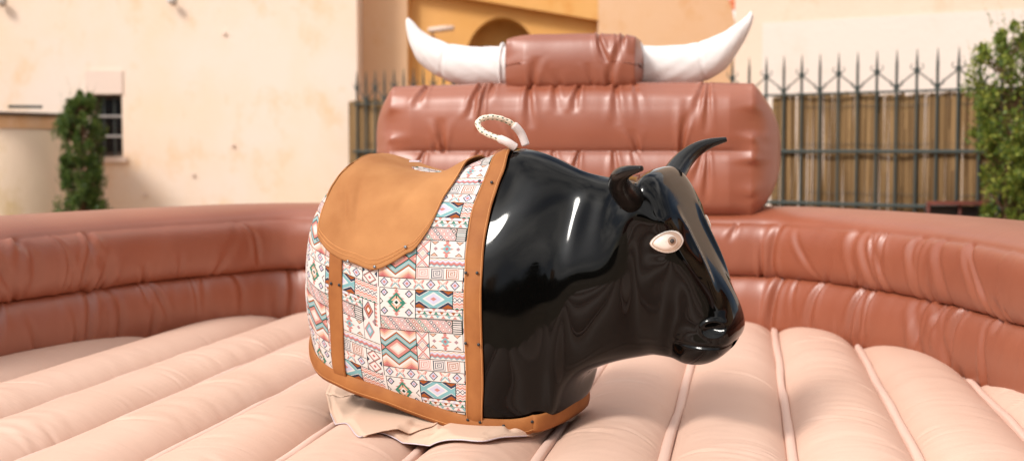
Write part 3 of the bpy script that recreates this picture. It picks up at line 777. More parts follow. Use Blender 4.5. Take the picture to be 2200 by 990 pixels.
for k in range(-8, 6):
    p0 = .127 + SW * k + .004; p1 = p0 + SW - .008
    lo, hi = max(p0, -2.5), min(p1, 1.78)
    if hi - lo < .02: continue
    vv = (1 - np.cos(np.linspace(0, math.pi, 34))) / 2
    pp = lo + (hi - lo) * vv
    vfull = (pp - p0) / (p1 - p0)
    ends = a_end(pp) + .03
    ends = np.convolve(np.pad(ends, 2, 'edge'), np.ones(5) / 5, 'valid')
    t = np.concatenate([np.linspace(-4.6, -.9, 16, endpoint=False), np.linspace(-.9, 0, 10)])
    nr = 330
    A = np.empty((nr, len(pp)))
    for j, e in enumerate(ends):
        A[:30, j] = np.linspace(-1.7, min(-.7, e - .3), 30, endpoint=False)
        A[30:, j] = min(-.7, e - .3) + (e - min(-.7, e - .3)) * (1 - (1 - np.linspace(0, 1, 300)) ** 1.15)
    Pp = np.broadcast_to(pp, A.shape); Vv = np.broadcast_to(vfull, A.shape)
    shape = (1 - np.abs(2 * Vv - 1) ** 2.3) ** .62
    dist = np.maximum(ends[None] - A, 0)
    endf = np.clip(1 - np.exp(-(dist + .012) / .055), 0, 1) * np.clip((A + 1.71) / .12, 0, 1) ** .5
    Z = ZF - .02 + (ZC - ZF + .02) * shape * (.15 + .85 * endf)
    # pulled-in centre under the bull
    rr = np.hypot(Pp + .02, A + .12)
    Z -= .012 * np.exp(-(rr / .30) ** 4) * shape
    cr_ = creases(A + 4.6, Vv, 7.5, 100 + k, 5.0, .0060, (.006, .016), .10) * (A > -1.0)
    arcs = 0
    Ac = A + .11 * (2 * Vv - 1) ** 2
    for s, (fq, am) in enumerate(((9, .0019), (21, .0015), (38, .0009))):
        arcs = arcs + am * smooth_noise(Ac + Vv * .02, 50 + k * 3 + s, fq)
    env = np.clip(smooth_noise(A, 300 + k, 2.2) * .8 + .5, 0, 1)
    Z = Z + (cr_ + arcs * env) * shape ** .5 * endf
    XY = pa(Pp, A)
    G = np.concatenate([XY, Z[..., None]], -1)
    uv = np.stack([Vv, A * 1.0], -1)
    grid_mesh('floor_tube', G, M['floor_vinyl'], ar, uv=uv, flip=True)
# webbing along the valleys
for k in range(-7, 6):
    pc = .127 + SW * k
    if not -2.5 < pc < 1.75: continue
    e = float(a_end(np.array(pc))) + .02
    aa = np.concatenate([np.linspace(-1.66, -.8, 12, endpoint=False), np.linspace(-.8, e, 150)])
    w = .0140 + .0012 * smooth_noise(aa, 400 + k, 6) ; off = .004 * smooth_noise(aa, 430 + k, 2.2)
    prof = np.array([(-1.0, -.020), (-.93, .002), (-.6, .006), (0, .008), (.6, .006), (.93, .002), (1.0, -.020)])
    P_ = pc + off[:, None] + w[:, None] * prof[None, :, 0]
    zz = ZF + .010 + prof[None, :, 1] + (.003 * smooth_noise(aa, 460 + k, 5))[:, None]
    rr = np.hypot(P_ + .02, aa[:, None] + .12); zz = zz - .0 * rr
    G = np.concatenate([pa(P_, np.broadcast_to(aa[:, None], P_.shape)), zz[..., None]], -1)
    grid_mesh('floor_seam', G, M['seam_band'], ar, flip=True)
# dark base sheet under the floor tubes
b = MB(); q = [pa(np.array(x), np.array(y)) for x, y in ((-2.2, -1.6), (1.6, -1.6), (1.45, 1.1), (.8, 2.2), (-1.5, 2.2), (-2.05, 1.1))]
mesh_from('base_sheet', [(c[0], c[1], ZF - .03) for c in q], [tuple(range(6))], M['floor_vinyl'], ar, smooth=False)

# ---- ring wall: two tubes that follow a closed path
ctrl = [(1.62, -1.75), (1.61, -.8), (1.58, .2), (1.50, .76), (1.41, 1.14), (1.28, 1.52), (1.05, 1.93), (.86, 2.18), (.75, 2.28), (.60, 2.30),
        (0, 2.30), (-.9, 2.30), (-1.35, 2.29), (-1.54, 2.20), (-1.68, 1.92), (-1.85, 1.52), (-2.01, .80), (-2.12, .1), (-2.2, -.8), (-2.24, -1.75)]
cp = catmull(np.array(ctrl), 2400)
seg = np.linalg.norm(np.diff(cp, axis=0), axis=1); s = np.concatenate([[0], np.cumsum(seg)]); LT = seg.sum()
# denser samples where the ring is in view (a > -0.5)
want = [0.0]
while want[-1] < LT - .02:
    a_here = np.interp(want[-1], s, cp[:, 1]); want.append(want[-1] + (.0075 if a_here > -.5 else .05))
U = np.array(want); cpx = np.stack([np.interp(U, s, cp[:, 0]), np.interp(U, s, cp[:, 1])], -1)
dd = np.gradient(cpx, axis=0); dd /= np.linalg.norm(dd, axis=1)[:, None]
outw = np.stack([dd[:, 1], -dd[:, 0]], -1)            # the ring runs anticlockwise seen from above: right of travel is outward
a_vis = cpx[:, 1]
def ring_tube(prof, seed, dens, amp, nvis, skip=None):
    """prof: list of (outward offset, z) closed loop; first nvis samples are the visible inner face from seam to seam"""
    pr = np.asarray(prof, float); nv_ = len(pr)
    off = np.broadcast_to(pr[:, 0], (len(U), nv_)).copy(); zz = np.broadcast_to(pr[:, 1], (len(U), nv_)).copy()
    Vn = np.linspace(0, 1, nvis)
    UU, VV = np.meshgrid(U, Vn, indexing='ij')
    D = creases(UU, VV, LT, seed, dens, amp, (.007, .022), .10)
    rs = np.random.default_rng(seed + 70)
    for k in range(int(LT * 3.0)):
        u0 = rs.uniform(0, LT); sl = rs.normal(.06, .09); w_ = rs.uniform(.012, .030); A_ = rs.uniform(.006, .017); c0 = rs.uniform(.1, .9); ln = rs.uniform(.25, .6)
        x = (UU - u0 - sl * VV - .02 * np.sin(VV * 6 + u0)) / w_
        D += A_ * np.exp(-((VV - c0) / ln) ** 2) * (-np.exp(-x * x) + .5 * np.exp(-(x - 1.9) ** 2)) * (np.abs(x) < 6)
    D += .004 * smooth_noise(UU + .05 * VV, seed + 5, 6) * np.sin(VV * math.pi) + .0022 * smooth_noise(UU + .1 * VV, seed + 6, 23) * (1 - np.sin(VV * math.pi) * .6)
    # the ring is welded from straight panels: a deep crease at each joint
    for uj in joints:
        x = (UU - uj - .02 * np.sin(VV * 5)) / .016; D -= .014 * np.exp(-x * x) * np.clip(np.sin(VV * math.pi), 0, 1) ** .3; D += .004 * np.exp(-((np.abs(x) - 2.6) ** 2))
    env = np.sin(np.clip(VV, 0, 1) * math.pi) ** .35
    # inner face normal in the (offset, z) plane
    t = np.gradient(pr[:nvis], axis=0); nrm = np.stack([-t[:, 1], t[:, 0]], -1); nrm /= np.linalg.norm(nrm, axis=1)[:, None]
    off[:, :nvis] += D * nrm[None, :, 0] * (.35 + .65 * env) * (1); zz[:, :nvis] += D * nrm[None, :, 1] * (.35 + .65 * env)
    Q = cpx[:, None, :] + outw[:, None, :] * off[..., None]
    XY = pa(Q[..., 0], Q[..., 1])
    G = np.concatenate([XY, zz[..., None]], -1)
    # rounded closed ends at the open front
    for e_, sg in ((0, -1), (-1, 1)):
        c = G[e_].mean(0); d3 = np.append(PV * dd[e_, 0] + AV * dd[e_, 1], 0) * sg
        caps = [c + (G[e_] - c) * math.cos(t) + d3 * .10 * math.sin(t) for t in (.4, .8, 1.15, 1.4, 1.56)]
        G = np.concatenate([np.array(caps)[::-1], G]) if e_ == 0 else np.concatenate([G, np.array(caps)])
    off = np.zeros(G.shape[:2]); Uc = np.concatenate([U[:1] - np.arange(5, 0, -1) * .03, U, U[-1:] + np.arange(1, 6) * .03])
    uv = np.stack([np.broadcast_to(Uc[:, None] * 1.0, off.shape), np.broadcast_to(np.linspace(0, 1, nv_)[None], off.shape)], -1)
    return G, uv
joints = []
for tgt in ((.78, 2.26), (1.30, 1.47), (-2.0, 1.2)):
    joints.append(U[np.argmin(np.hypot(cpx[:, 0] - tgt[0], cpx[:, 1] - tgt[1]))])
def arc_prof(p0, p1, bul, n, ex=2.0):
    """bulging arc from p0 to p1 on the left-hand side"""
    p0 = np.array(p0); p1 = np.array(p1); d = p1 - p0; l = np.linalg.norm(d); d /= l; nn = np.array([-d[1], d[0]])
    t = (1 - np.cos(np.linspace(0, math.pi, n))) / 2
    return [p0 + d * l * x + nn * bul * (1 - abs(2 * x - 1) ** ex) ** .62 for x in t]
Z0, Z1, Z2 = .575, .846, 1.078
lower = arc_prof((.02, Z0 - .01), (.022, Z1), .055, 26, 2.6) + arc_prof((.50, Z1), (.50, Z0 - .3), .06, 8) + arc_prof((.45, Z0 - .32), (.05, Z0 - .3), .0, 5)
G, uv = ring_tube(lower, 21, 8, .020, 26); grid_mesh('lower_wall_tube', G, M['vinyl'], ar, uv=uv, cv=True, flip=False)
up1 = arc_prof((.024, Z1), (.0, Z2), .048, 28, 2.8); up2 = arc_prof((.0, Z2), (.44, Z2 + .015), .062, 18, 2.6)[1:]; up3 = arc_prof((.46, Z2), (.46, Z1), .06, 10)
G, uv = ring_tube(up1 + up2 + up3, 33, 7.0, .022, 28); grid_mesh('upper_wall_tube', G, M['vinyl'], ar, uv=uv, cv=True)
b = MB()
# ---- headboard: two stacked pillows, a forelock block, two stuffed horns
HB = np.array([1.061, 5.85]); hd = -PV; hn = AV         # along the board to the left, and into depth
def pillow(name, s0, s1, d0, d1, z0, z1, mat, seed, dens=7, amp=.013, ex=5.0, endb=.07, top_round=0.0, nL=None, pinch=.03, bulge=.035, groove=None):
    Lx = s1 - s0; D = d1 - d0; Hh = z1 - z0; nL = nL or int(Lx / .006); nC = 150
    nC = 150 if groove is None else 260
    th = np.linspace(0, 2 * math.pi, nC, endpoint=False)
    # superellipse section: front face is -depth
    cs, sn = np.cos(th), np.sin(th); k = (np.abs(cs) ** ex + np.abs(sn) ** ex) ** (-1 / ex); fy = cs * k; fz = sn * k
    us = np.linspace(0, Lx, nL)
    xs = list(us); rs = [1 - pinch * math.exp(-min(u, Lx - u) / .03) for u in us]; cap = np.linspace(1, 0, 16)[1:]
    xa = [-endb * (1 - c ** 2.4) for c in cap][::-1]; ra = [c for c in cap][::-1]
    xb = [Lx + endb * (1 - c ** 2.4) for c in cap]; rb = list(cap)
    X = np.array(xa + xs + xb); Rr = np.array([r * (1 - pinch) for r in ra] + rs + [r * (1 - pinch) for r in rb])
    Xg = np.broadcast_to(X[:, None], (len(X), nC)); Y = Rr[:, None] * fy[None] * D / 2; Zz = Rr[:, None] * fz[None] * Hh / 2
    Vn = (fz[None] + 1) / 2 * np.ones_like(Xg)
    Vn2 = Vn if groove is None else np.where((z0 + z1) / 2 + Zz > groove, ((z0 + z1) / 2 + Zz - groove) / (z1 - groove), ((z0 + z1) / 2 + Zz - z0) / (groove - z0))
    Dp = creases(np.clip(Xg, 0, Lx), Vn2, Lx, seed, dens, amp, (.006, .016), .07)
    body = ((Xg > 0) & (Xg < Lx)) * 1.0
    body = body * np.clip(np.minimum(Xg, Lx - Xg) / .05, 0, 1)
    # puckers along the end seams
    e = np.minimum(np.abs(Xg), np.abs(Lx - Xg)); zz = Zz + Y * .6
    pk = .010 * smooth_noise(zz, seed + 3, 26) * np.exp(-e / .035) * (Rr[:, None] > .8)
    out = np.stack([np.zeros_like(Y), fy[None] * np.ones_like(Y), fz[None] * np.ones_like(Y)], -1); out /= np.linalg.norm(out, axis=-1, keepdims=True)
    disp = (Dp * body + pk + .003 * smooth_noise(Xg + .1 * Zz, seed + 9, 8) * body)[..., None] * out
    # soft belly of the front face
    bul = bulge * (1 - (Zz / (Hh / 2)) ** 2).clip(0, 1) * np.sign(Y) * (np.abs(fy[None]) > .6) * np.clip(np.minimum(Xg + endb, Lx + endb - Xg) / .12, 0, 1) * np.clip(Rr, 0, 1)[:, None] ** 2
    if groove is not None:
        # two tubes share the front face: each swells, the stitched seam between them pulls in and dies out at the corners
        zabs = (z0 + z1) / 2 + Zz; front = (fy[None] < -.75) * 1.0; fade_ = np.clip(np.minimum(Xg + .0, Lx - Xg) / .10, 0, 1)
        hh = np.where(zabs > groove, (zabs - groove) / (z1 - .035 - groove), (groove - zabs) / (groove - z0 - .035)); hh = np.clip(hh, 0, 1)
        swell = (1 - np.abs(2 * hh - 1) ** 2.4).clip(0, 1) ** .6
        Y = Y - front * (.040 * swell * (.25 + .75 * fade_) - .012) * (Rr[:, None] > .97)
        dome = .018 * (1 - ((Xg - Lx / 2) / (Lx / 2 + endb)) ** 2).clip(0, 1); Zz = Zz + dome * (fz[None] > .7)
        edge_l = np.exp(-np.minimum(np.abs(Xg), np.abs(Lx - Xg)) / .045); Y = Y + front * .010 * smooth_noise(zabs, seed + 31, 30) * edge_l
    Y = Y + bul + disp[..., 1]; Zz = Zz + disp[..., 2]
    # shoulders: the top corners drop a little
    Zz = Zz - top_round * np.exp(-np.minimum(Xg + endb, Lx + endb - Xg) / .07) * (Zz > 0)
    P = HB + hd * (s0 + Xg)[..., None] + hn * ((d0 + d1) / 2 + Y)[..., None]
    G = np.concatenate([P, ((z0 + z1) / 2 + Zz)[..., None]], -1)
    uv = np.stack([Xg, Vn * .5], -1)
    return grid_mesh(name, G, mat, ar, uv=uv, cv=True)
pillow('headboard', .0, 1.650, 0, .56, 1.088, 1.700, M['vinyl'], 62, 10, .020, 7, .13, .0, pinch=.0, bulge=.0, groove=1.400)
pillow('forelock_block', .525, 1.115, .05, .48, 1.668, 1.942, M['vinyl'], 63, 16, .020, 6.5, .03, .03)
pillow('backing_tube', .05, 1.68, .08, .52, .84, 1.12, M['vinyl'], 64, 5, .010, 5, .05)
def board_pt(px, py, off=.30):
    """point above the board's middle plane seen at px, py"""
    u = (px - 1100) / F; v = -(py - 495) / F
    d = np.array((u, math.cos(TH) + v * math.sin(TH), -math.sin(TH) + v * math.cos(TH)))
    o = HB + hn * off
    # (k d_xy - o) . hn = 0
    k = (o @ hn) / (d[:2] @ hn); q = d * k; return np.array([q[0], q[1], EYE + q[2]])
def stuffed_horn(pts, seed, mirror):
    """pts: (px, py_top, px, py_bottom) pairs from the root to the tip"""
    T = np.array([board_pt(a, b_) for a, b_, c_, d_ in pts]); Bm = np.array([board_pt(c_, d_) for a, b_, c_, d_ in pts])
    T = catmull(T, 90); Bm = catmull(Bm, 90); n = 40; th = np.linspace(0, 2 * math.pi, n, endpoint=False)
    mid_ = (T + Bm) / 2; up_ = (T - Bm) / 2; rad = np.linalg.norm(up_, axis=1); dep = np.array([hn[0], hn[1], 0])
    G = mid_[:, None] + up_[:, None] * np.sin(th)[None, :, None] + dep[None, None] * (rad[:, None] * .95 * np.cos(th)[None])[..., None]
    Nn = G - mid_[:, None]; Nn /= np.linalg.norm(Nn, axis=-1, keepdims=True)
    uu = np.linspace(0, .7, 90)[:, None] + 0 * th[None]; w = .0035 * smooth_noise(uu + .1 * np.sin(th)[None], seed, 14) * (rad[:, None] / .1) + .003 * smooth_noise(uu * 1.0 + th[None] * .15, seed + 1, 30) * (rad[:, None] / .1)
    sm = -.006 * np.exp(-((uu - .30) / .006) ** 2)
    G = G + Nn * (w + sm)[..., None]
    G = np.concatenate([G, G[-1:].mean(axis=1, keepdims=True) + 0 * G[-1:]]); 
    o = grid_mesh('stuffed_horn', G, M['white_fabric'], ar, cv=True, flip=not mirror); return o
stuffed_horn([(1100, 98, 1100, 192), (1060, 100, 1055, 190), (1010, 100, 1000, 185), (965, 93, 950, 170), (928, 79, 905, 140), (900, 60, 884, 103), (884, 44, 874, 68), (877, 38, 872, 46)], 5, False)
stuffed_horn([(1345, 96, 1345, 193), (1400, 98, 1400, 192), (1450, 99, 1460, 188), (1500, 92, 1515, 176), (1545, 74, 1560, 146), (1578, 54, 1590, 104), (1603, 35, 1612, 62), (1613, 24, 1619, 36)], 6, True)
for s_, pr_ in ((1, (1081, 96, 190)), (-1, (1377, 97, 192))):
    a, b_ = board_pt(pr_[0], pr_[1]), board_pt(pr_[0], pr_[2]); mid_ = (a + b_) / 2; rr = np.linalg.norm(a - b_) / 2 + .003
    loop = np.array([mid_ + rr * (math.sin(t) * np.array([0, 0, 1]) + .95 * math.cos(t) * np.array([hn[0], hn[1], 0])) for t in np.linspace(0, 2 * math.pi, 40)])
    grid_mesh('horn_seam', tube(loop, .007, 8), M['white_fabric'], ar, cv=True)

# ---- loose cloth flap that closes the hole under the bull
fl = [(700, 850), (722, 914), (745, 930), (770, 962), (800, 950), (870, 952), (925, 958), (985, 968), (1035, 972), (1075, 960), (1115, 948), (1160, 930), (1195, 912), (1245, 880), (1200, 830), (1100, 790), (900, 760), (760, 790)]
def on_z(px, py, z):
    d = at(px, py, 1.0) - np.array([0, 0, EYE]); k = (z - EYE) / d[2]; return np.array([d[0] * k, k, z])
edge = np.array([on_z(x, y - (14 if y > 900 else 0), .655) for x, y in fl]); cen = np.array([-.06, 3.66, .0])
ed = catmull(np.concatenate([edge, edge[:2]]), np.linspace(0, len(edge), 260))
nr = 70; tt = np.linspace(0, 1, nr)[:, None]; ang = np.linspace(0, 2 * math.pi, 260)[None]
XY = cen[None, None, :2] * (1 - tt[..., None]) + ed[None, :, :2] * tt[..., None]
rad_ = tt * np.ones_like(ang)
rad_ = tt * np.ones_like(ang)
def to_pa(XY): d = XY - np.array([OX, OY]); return d @ PV, d @ AV
fp, fa = to_pa(XY); fz = floor_z(fp, fa)
zz = np.maximum(fz + .004, ZC - .022 + .010 * np.cos(fa * 9)) + .035 * np.clip(1 - rad_, 0, 1) ** .8
rip = np.zeros_like(zz)
rg = np.random.default_rng(12)
for i in range(22):
    a0 = rg.uniform(3.3, 6.2) if i < 14 else rg.uniform(0, 6.28); w_ = rg.uniform(.02, .09); A_ = rg.uniform(-.010, .012); k_ = rg.uniform(-.35, .35)
    da = (ang - a0 - k_ * rad_ + math.pi) % (2 * math.pi) - math.pi; rip += A_ * np.exp(-(da / w_) ** 2) * np.sin(np.clip(rad_ * 1.05, 0, 1) * math.pi) ** .8 * np.clip(rad_ * 2.2, 0, 1)
zz = zz + rip * 2.4 + .010 * smooth_noise(ang * 1.6 + rad_, 77, 1.3) * (1 - rad_ ** 4)
def noise2(X, Y, seed, fq):
    rr = np.random.default_rng(seed).uniform(-1, 1, (64, 64)); x = X * fq + 100; y = Y * fq + 100; i = np.floor(x).astype(int); j = np.floor(y).astype(int); a = x - i; b_ = y - j
    a = a * a * (3 - 2 * a); b_ = b_ * b_ * (3 - 2 * b_); g = lambda p, q: rr[p % 64, q % 64]
    return (g(i, j) * (1 - a) + g(i + 1, j) * a) * (1 - b_) + (g(i, j + 1) * (1 - a) + g(i + 1, j + 1) * a) * b_
cr1 = 1 - np.abs(noise2(fp, fa, 5, 9)) * 2.4; cr2 = 1 - np.abs(noise2(fp + fa * .5, fa, 6, 17)) * 2.2
zz = zz + (.014 * np.clip(cr1, 0, 1) ** 2 + .006 * np.clip(cr2, 0, 1) ** 2 + .008 * noise2(fp, fa, 7, 6)) * np.clip((1 - rad_) * 4, 0, 1)
zz = np.maximum(zz, fz + .003)
zz = np.where(rad_ > .35, np.minimum(zz, np.maximum(.672, fz + .003)), zz)
zz[-3:] = np.maximum(fz[-3:], ZC - .03) + .002
G = np.concatenate([XY, zz[..., None]], -1)
cf = grid_mesh('centre_flap', G, M['beige_cloth'], ar, flip=True, thick=.001)
lp = ed.copy(); lp[:, 2] = zz[-1] + .001
grid_mesh('flap_piping', tube(lp[8:150] , .0016, 6), M['piping'], ar, cv=True)
b = MB(); b.bar((-.10, 3.74, 0), (-.10, 3.74, .72), .15, 28); b.build('ride_pedestal', M['underside'], ar)

# ================================================================== THE MECHANICAL BULL
PHI = R(27); BO = np.array([0.007, 3.70]); BF = np.array([math.cos(PHI), -math.sin(PHI)]); BR = np.array([-math.sin(PHI), -math.cos(PHI)])
def b2w(P):
    """bull coordinates (forward, right, height) -> world, with the slight roll of the rocking bull towards the camera"""
    P = np.asarray(P, float); x, l, z = P[..., 0], P[..., 1], P[..., 2]
    k = np.clip((x + .1) / .5, 0, 1); roll = R(2.5) + R(4.0) * k * k * (3 - 2 * k)
    zc = 1.12; l2 = l * np.cos(roll) + (z - zc) * np.sin(roll) * .5; z2 = zc + (z - zc) * np.cos(roll) - l * np.sin(roll)
    XY = BO + x[..., None] * BF + l2[..., None] * BR
    return np.concatenate([XY, z2[..., None]], -1)
bull = thing('mechanical_bull', 'glossy black mechanical bull with patchwork cloth and tan suede saddle', 'mechanical bull', (BO[0], BO[1], 0.65))

prof_body = [(0, 1), (.22, .997), (.44, .972), (.65, .915), (.81, .825), (.92, .72), (.98, .60), (1.0, .46), (1.0, .32), (.965, .15), (.86, 0), (.45, 0), (0, 0)]
prof_collar = [(0, 1), (.17, .985), (.33, .93), (.48, .86), (.65, .785), (.79, .70), (.91, .60), (.985, .48), (1.0, .33), (.985, .16), (.94, 0), (.45, 0), (0, 0)]
prof_chest = [(0, 1), (.20, .985), (.38, .94), (.54, .875), (.70, .79), (.83, .69), (.93, .58), (.99, .45), (.99, .32), (.94, .17), (.84, 0.02), (.45, 0), (0, 0)]
prof_neck = [(0, 1), (.25, .985), (.45, .945), (.62, .885), (.77, .80), (.89, .69), (.97, .56), (1.0, .43), (.97, .30), (.87, .18), (.66, .075), (.34, .018), (0, 0)]
prof_head = [(0, 1), (.36, .998), (.68, .985), (.90, .945), (1.0, .87), (1.02, .77), (.97, .66), (.90, .54), (.82, .42), (.71, .30), (.54, .15), (.29, .04), (0, 0)]
prof_muz = [(0, 1), (.33, .985), (.62, .93), (.84, .84), (.96, .73), (1.0, .61), (1.0, .49), (.98, .38), (.92, .27), (.80, .16), (.60, .07), (.32, .015), (0, 0)]
def mixp(a, b, t): return [(x0 + (x1 - x0) * t, y0 + (y1 - y0) * t) for (x0, y0), (x1, y1) in zip(a, b)]
#  top x, z | bottom x, z | half width | profile
SEC = [
 ((-.618, 1.02), (-.618, .98), .03, prof_body),
 ((-.612, 1.16), (-.605, .875), .130, prof_body),
 ((-.580, 1.268), (-.562, .815), .195, prof_body),
 ((-.505, 1.345), (-.485, .785), .243, prof_body),
 ((-.41, 1.372), (-.41, .770), .262, prof_body),
 ((-.30, 1.345), (-.30, .745), .272, prof_body),
 ((-.19, 1.335), (-.19, .722), .272, prof_body),
 ((-.09, 1.375), (-.08, .700), .265, mixp(prof_body, prof_collar, .6)),
 ((.00, 1.405), (.02, .682), .252, prof_collar),
 ((.06, 1.405), (.075, .676), .236, mixp(prof_collar, prof_chest, .5)),
 ((.13, 1.384), (.118, .673), .212, prof_chest),
 ((.20, 1.352), (.150, .678), .182, mixp(prof_chest, prof_neck, .3)),
 ((.25, 1.338), (.176, .694), .170, mixp(prof_chest, prof_neck, .35)),
 ((.29, 1.332), (.204, .780), .156, mixp(prof_chest, prof_neck, .7)),
 ((.335, 1.331), (.275, .818), .146, prof_neck),
 ((.395, 1.345), (.335, .836), .146, mixp(prof_neck, prof_head, .5)),
 ((.430, 1.358), (.385, .848), .145, prof_head),
 ((.466, 1.343), (.41, .853), .143, prof_head),
 ((.500, 1.290), (.43, .852), .141, prof_head),
 ((.530, 1.215), (.45, .851), .134, prof_head),
 ((.566, 1.145), (.465, .849), .115, prof_head),
 ((.600, 1.085), (.480, .847), .099, mixp(prof_head, prof_muz, .5)),
 ((.630, 1.035), (.502, .842), .092, prof_muz),
 ((.647, .995), (.532, .840), .092, prof_muz),
 ((.655, .960), (.570, .846), .086, prof_muz),
 ((.653, .932), (.605, .864), .067, prof_muz),
 ((.643, .910), (.630, .888), .020, prof_muz),
]
NSs, NVs = 420, 100
secs = np.array([[(t[0], t[1], b_[0], b_[1], w) for _ in range(13)] for t, b_, w, p in SEC]); profs = np.array([p for *_, p in SEC])
cs_ = catmull(np.array([(t[0], t[1], b_[0], b_[1], w) for t, b_, w, p in SEC]), NSs)
cp_ = catmull(profs, NSs)                              # (NSs, 13, 2)
cp_ = np.swapaxes(catmull(np.swapaxes(cp_, 0, 1), NVs), 0, 1)   # (NSs, NVs, 2)
Tt = cs_[:, None, 0:2]; Bb = cs_[:, None, 2:4]; Ww = cs_[:, None, 4]
hgt = cp_[..., 1:2]; XZ = Bb + (Tt - Bb) * hgt; Lt = np.maximum(cp_[..., 0], 0) * Ww
NEAR = np.stack([XZ[..., 0], Lt, XZ[..., 1]], -1)      # near (right) half, v = 0 top centre ... NVs-1 bottom centre
for _ in range(45): NEAR[1:-1] = .25 * NEAR[:-2] + .5 * NEAR[1:-1] + .25 * NEAR[2:]
for _ in range(5): NEAR[:, 1:-1] = .25 * NEAR[:, :-2] + .5 * NEAR[:, 1:-1] + .25 * NEAR[:, 2:]
def sculpt(P):
    x, l, z = P[..., 0].copy(), P[..., 1].copy(), P[..., 2].copy()
    s = np.sign(l); al = np.abs(l)
    g = lambda cx, cz, rx, rz: np.exp(-((x - cx) / rx) ** 2 - ((z - cz) / rz) ** 2)
    side = np.clip(al / .05, 0, 1)
    l = l + s * side * (.005 * g(.445, 1.245, .05, .03) + .008 * g(.50, 1.24, .03, .02) - .003 * g(.49, 1.155, .03, .02)      # brow over the eye socket
                        - .008 * g(.50, 1.06, .05, .05) + .012 * g(.40, 1.03, .07, .09)       # hollow below the eye, cheek bone
                        + .006 * g(.565, .90, .05, .04) - .003 * g(.468, .905, .022, .035)   # full muzzle, corner of the mouth
                        + .010 * g(.30, 1.10, .08, .10) - .012 * g(.22, 1.22, .06, .09) + .008 * g(.12, .85, .07, .08))
    # nostril dent
    nd = np.exp(-((x - .610) / .020) ** 2 - ((z - .955) / .013) ** 2) * np.clip((al - .02) / .03, 0, 1); l = l - s * .012 * nd; x = x - .006 * nd
    rim = np.exp(-((np.hypot((x - .610) / .030, (z - .955) / .021) - 1) / .25) ** 2) * np.clip((al - .02) / .03, 0, 1); l = l + s * .005 * rim
    # mouth crease
    zm = .908 + .055 * (.60 - x); mc = np.exp(-((z - zm) / .0045) ** 2) * np.clip((x - .485) / .03, 0, 1); x = x - .003 * mc; l = l - s * .0045 * mc * side
    # raised bony ridges down the face
    x = x + .008 * np.exp(-((al - .072) / .016) ** 2) * np.clip((z - 1.0) / .08, 0, 1) * np.clip((1.27 - z) / .06, 0, 1) * np.clip((x - .48) / .03, 0, 1)
    return np.stack([x, l, z], -1)
FAR = NEAR[:, ::-1].copy(); FAR[..., 1] *= -1
LOOP = np.concatenate([NEAR, FAR[:, 1:-1]], 1)
BODY = sculpt(LOOP)
# hand-laid fibreglass is never quite fair
nx = BODY[..., 0]; nz_ = BODY[..., 2]; sgn = BODY[..., 1]
BODY[..., 1] += np.sign(sgn) * .0016 * (smooth_noise(nx * 1.0 + nz_ * .35, 801, 6) + smooth_noise(nz_ - nx * .3, 802, 7)) * np.clip(np.abs(sgn) / .06, 0, 1)
grid_mesh('body', b2w(BODY), M['black_paint'], bull, cv=True, flip=True)
b = MB(); G0 = b2w(BODY[3:4])
NEARS = BODY[:, :NVs]                                   # sculpted near half
WN = b2w(NEARS); NN = normals_of(WN)
if (NN[200, 60] @ np.array([BR[0], BR[1], 0])) < 0: NN = -NN
FARS = BODY[:, [0] + list(range(BODY.shape[1] - 1, NVs - 2, -1))]; WF = b2w(FARS); NF = normals_of(WF)
if (NF[200, 60] @ np.array([BR[0], BR[1], 0])) > 0: NF = -NF
PX = project(WN)
facing = (NN * (np.array([0, 0, EYE]) - WN)).sum(-1) > 0
VB = 10 / 12 * (NVs - 1)                                # grid row of the bottom edge
def find(px, py, smax=NSs, vmax=None):
    """grid coordinates (s, v) of the near flank that the photo shows at px, py"""
    d = np.hypot(PX[..., 0] - px, PX[..., 1] - py) + 1e4 * ~facing
    d = d[:smax, :int((VB if vmax is None else vmax)) + 1]
    i, j = np.unravel_index(np.argmin(d), d.shape); return float(i), float(j)
def samp(A, S, V):
    S = np.clip(S, 0, A.shape[0] - 1.001); V = np.clip(V, 0, A.shape[1] - 1.001); i = S.astype(int); j = V.astype(int); a = (S - i)[..., None]; b_ = (V - j)[..., None]
    return A[i, j] * (1 - a) * (1 - b_) + A[i + 1, j] * a * (1 - b_) + A[i, j + 1] * (1 - a) * b_ + A[i + 1, j + 1] * a * b_
def on_skin(S, V, off, far=False):
    S = np.asarray(S, float); V = np.asarray(V, float); W_, N_ = (WF, NF) if far else (WN, NN)
    n = samp(N_, S, V); n /= np.linalg.norm(n, axis=-1, keepdims=True); return samp(W_, S, V) + n * np.asarray(off)[..., None] if not np.isscalar(off) else samp(W_, S, V) + n * off

i_col = find(1036, 640)[0]
def s_of(px_, py_): return find(px_, py_)[0]
# edge curves of the shoulder strap as grid column versus grid row
def edge_curve(pts, vlist):
    sv = sorted([find(*p)[::-1] for p in pts]); v = [a for a, b_ in sv]; s_ = [b_ for a, b_ in sv]
    v = [0] + v; s_ = [s_[0]] + s_; c = np.interp(vlist, v, s_); return np.convolve(np.pad(c, 6, 'edge'), np.ones(13) / 13, 'valid')
vrow = np.linspace(0, VB, 160)
er = edge_curve([(1104, 318), (1086, 365), (1074, 398), (1056, 450), (1044, 520), (1037, 600), (1037, 700), (1040, 800), (1042, 905)], vrow)
el = edge_curve([(1076, 322), (1052, 365), (1036, 398), (1017, 450), (1004, 520), (999, 600), (998, 700), (1002, 800), (1006, 895)], vrow)
er = np.maximum(er, el + 8)

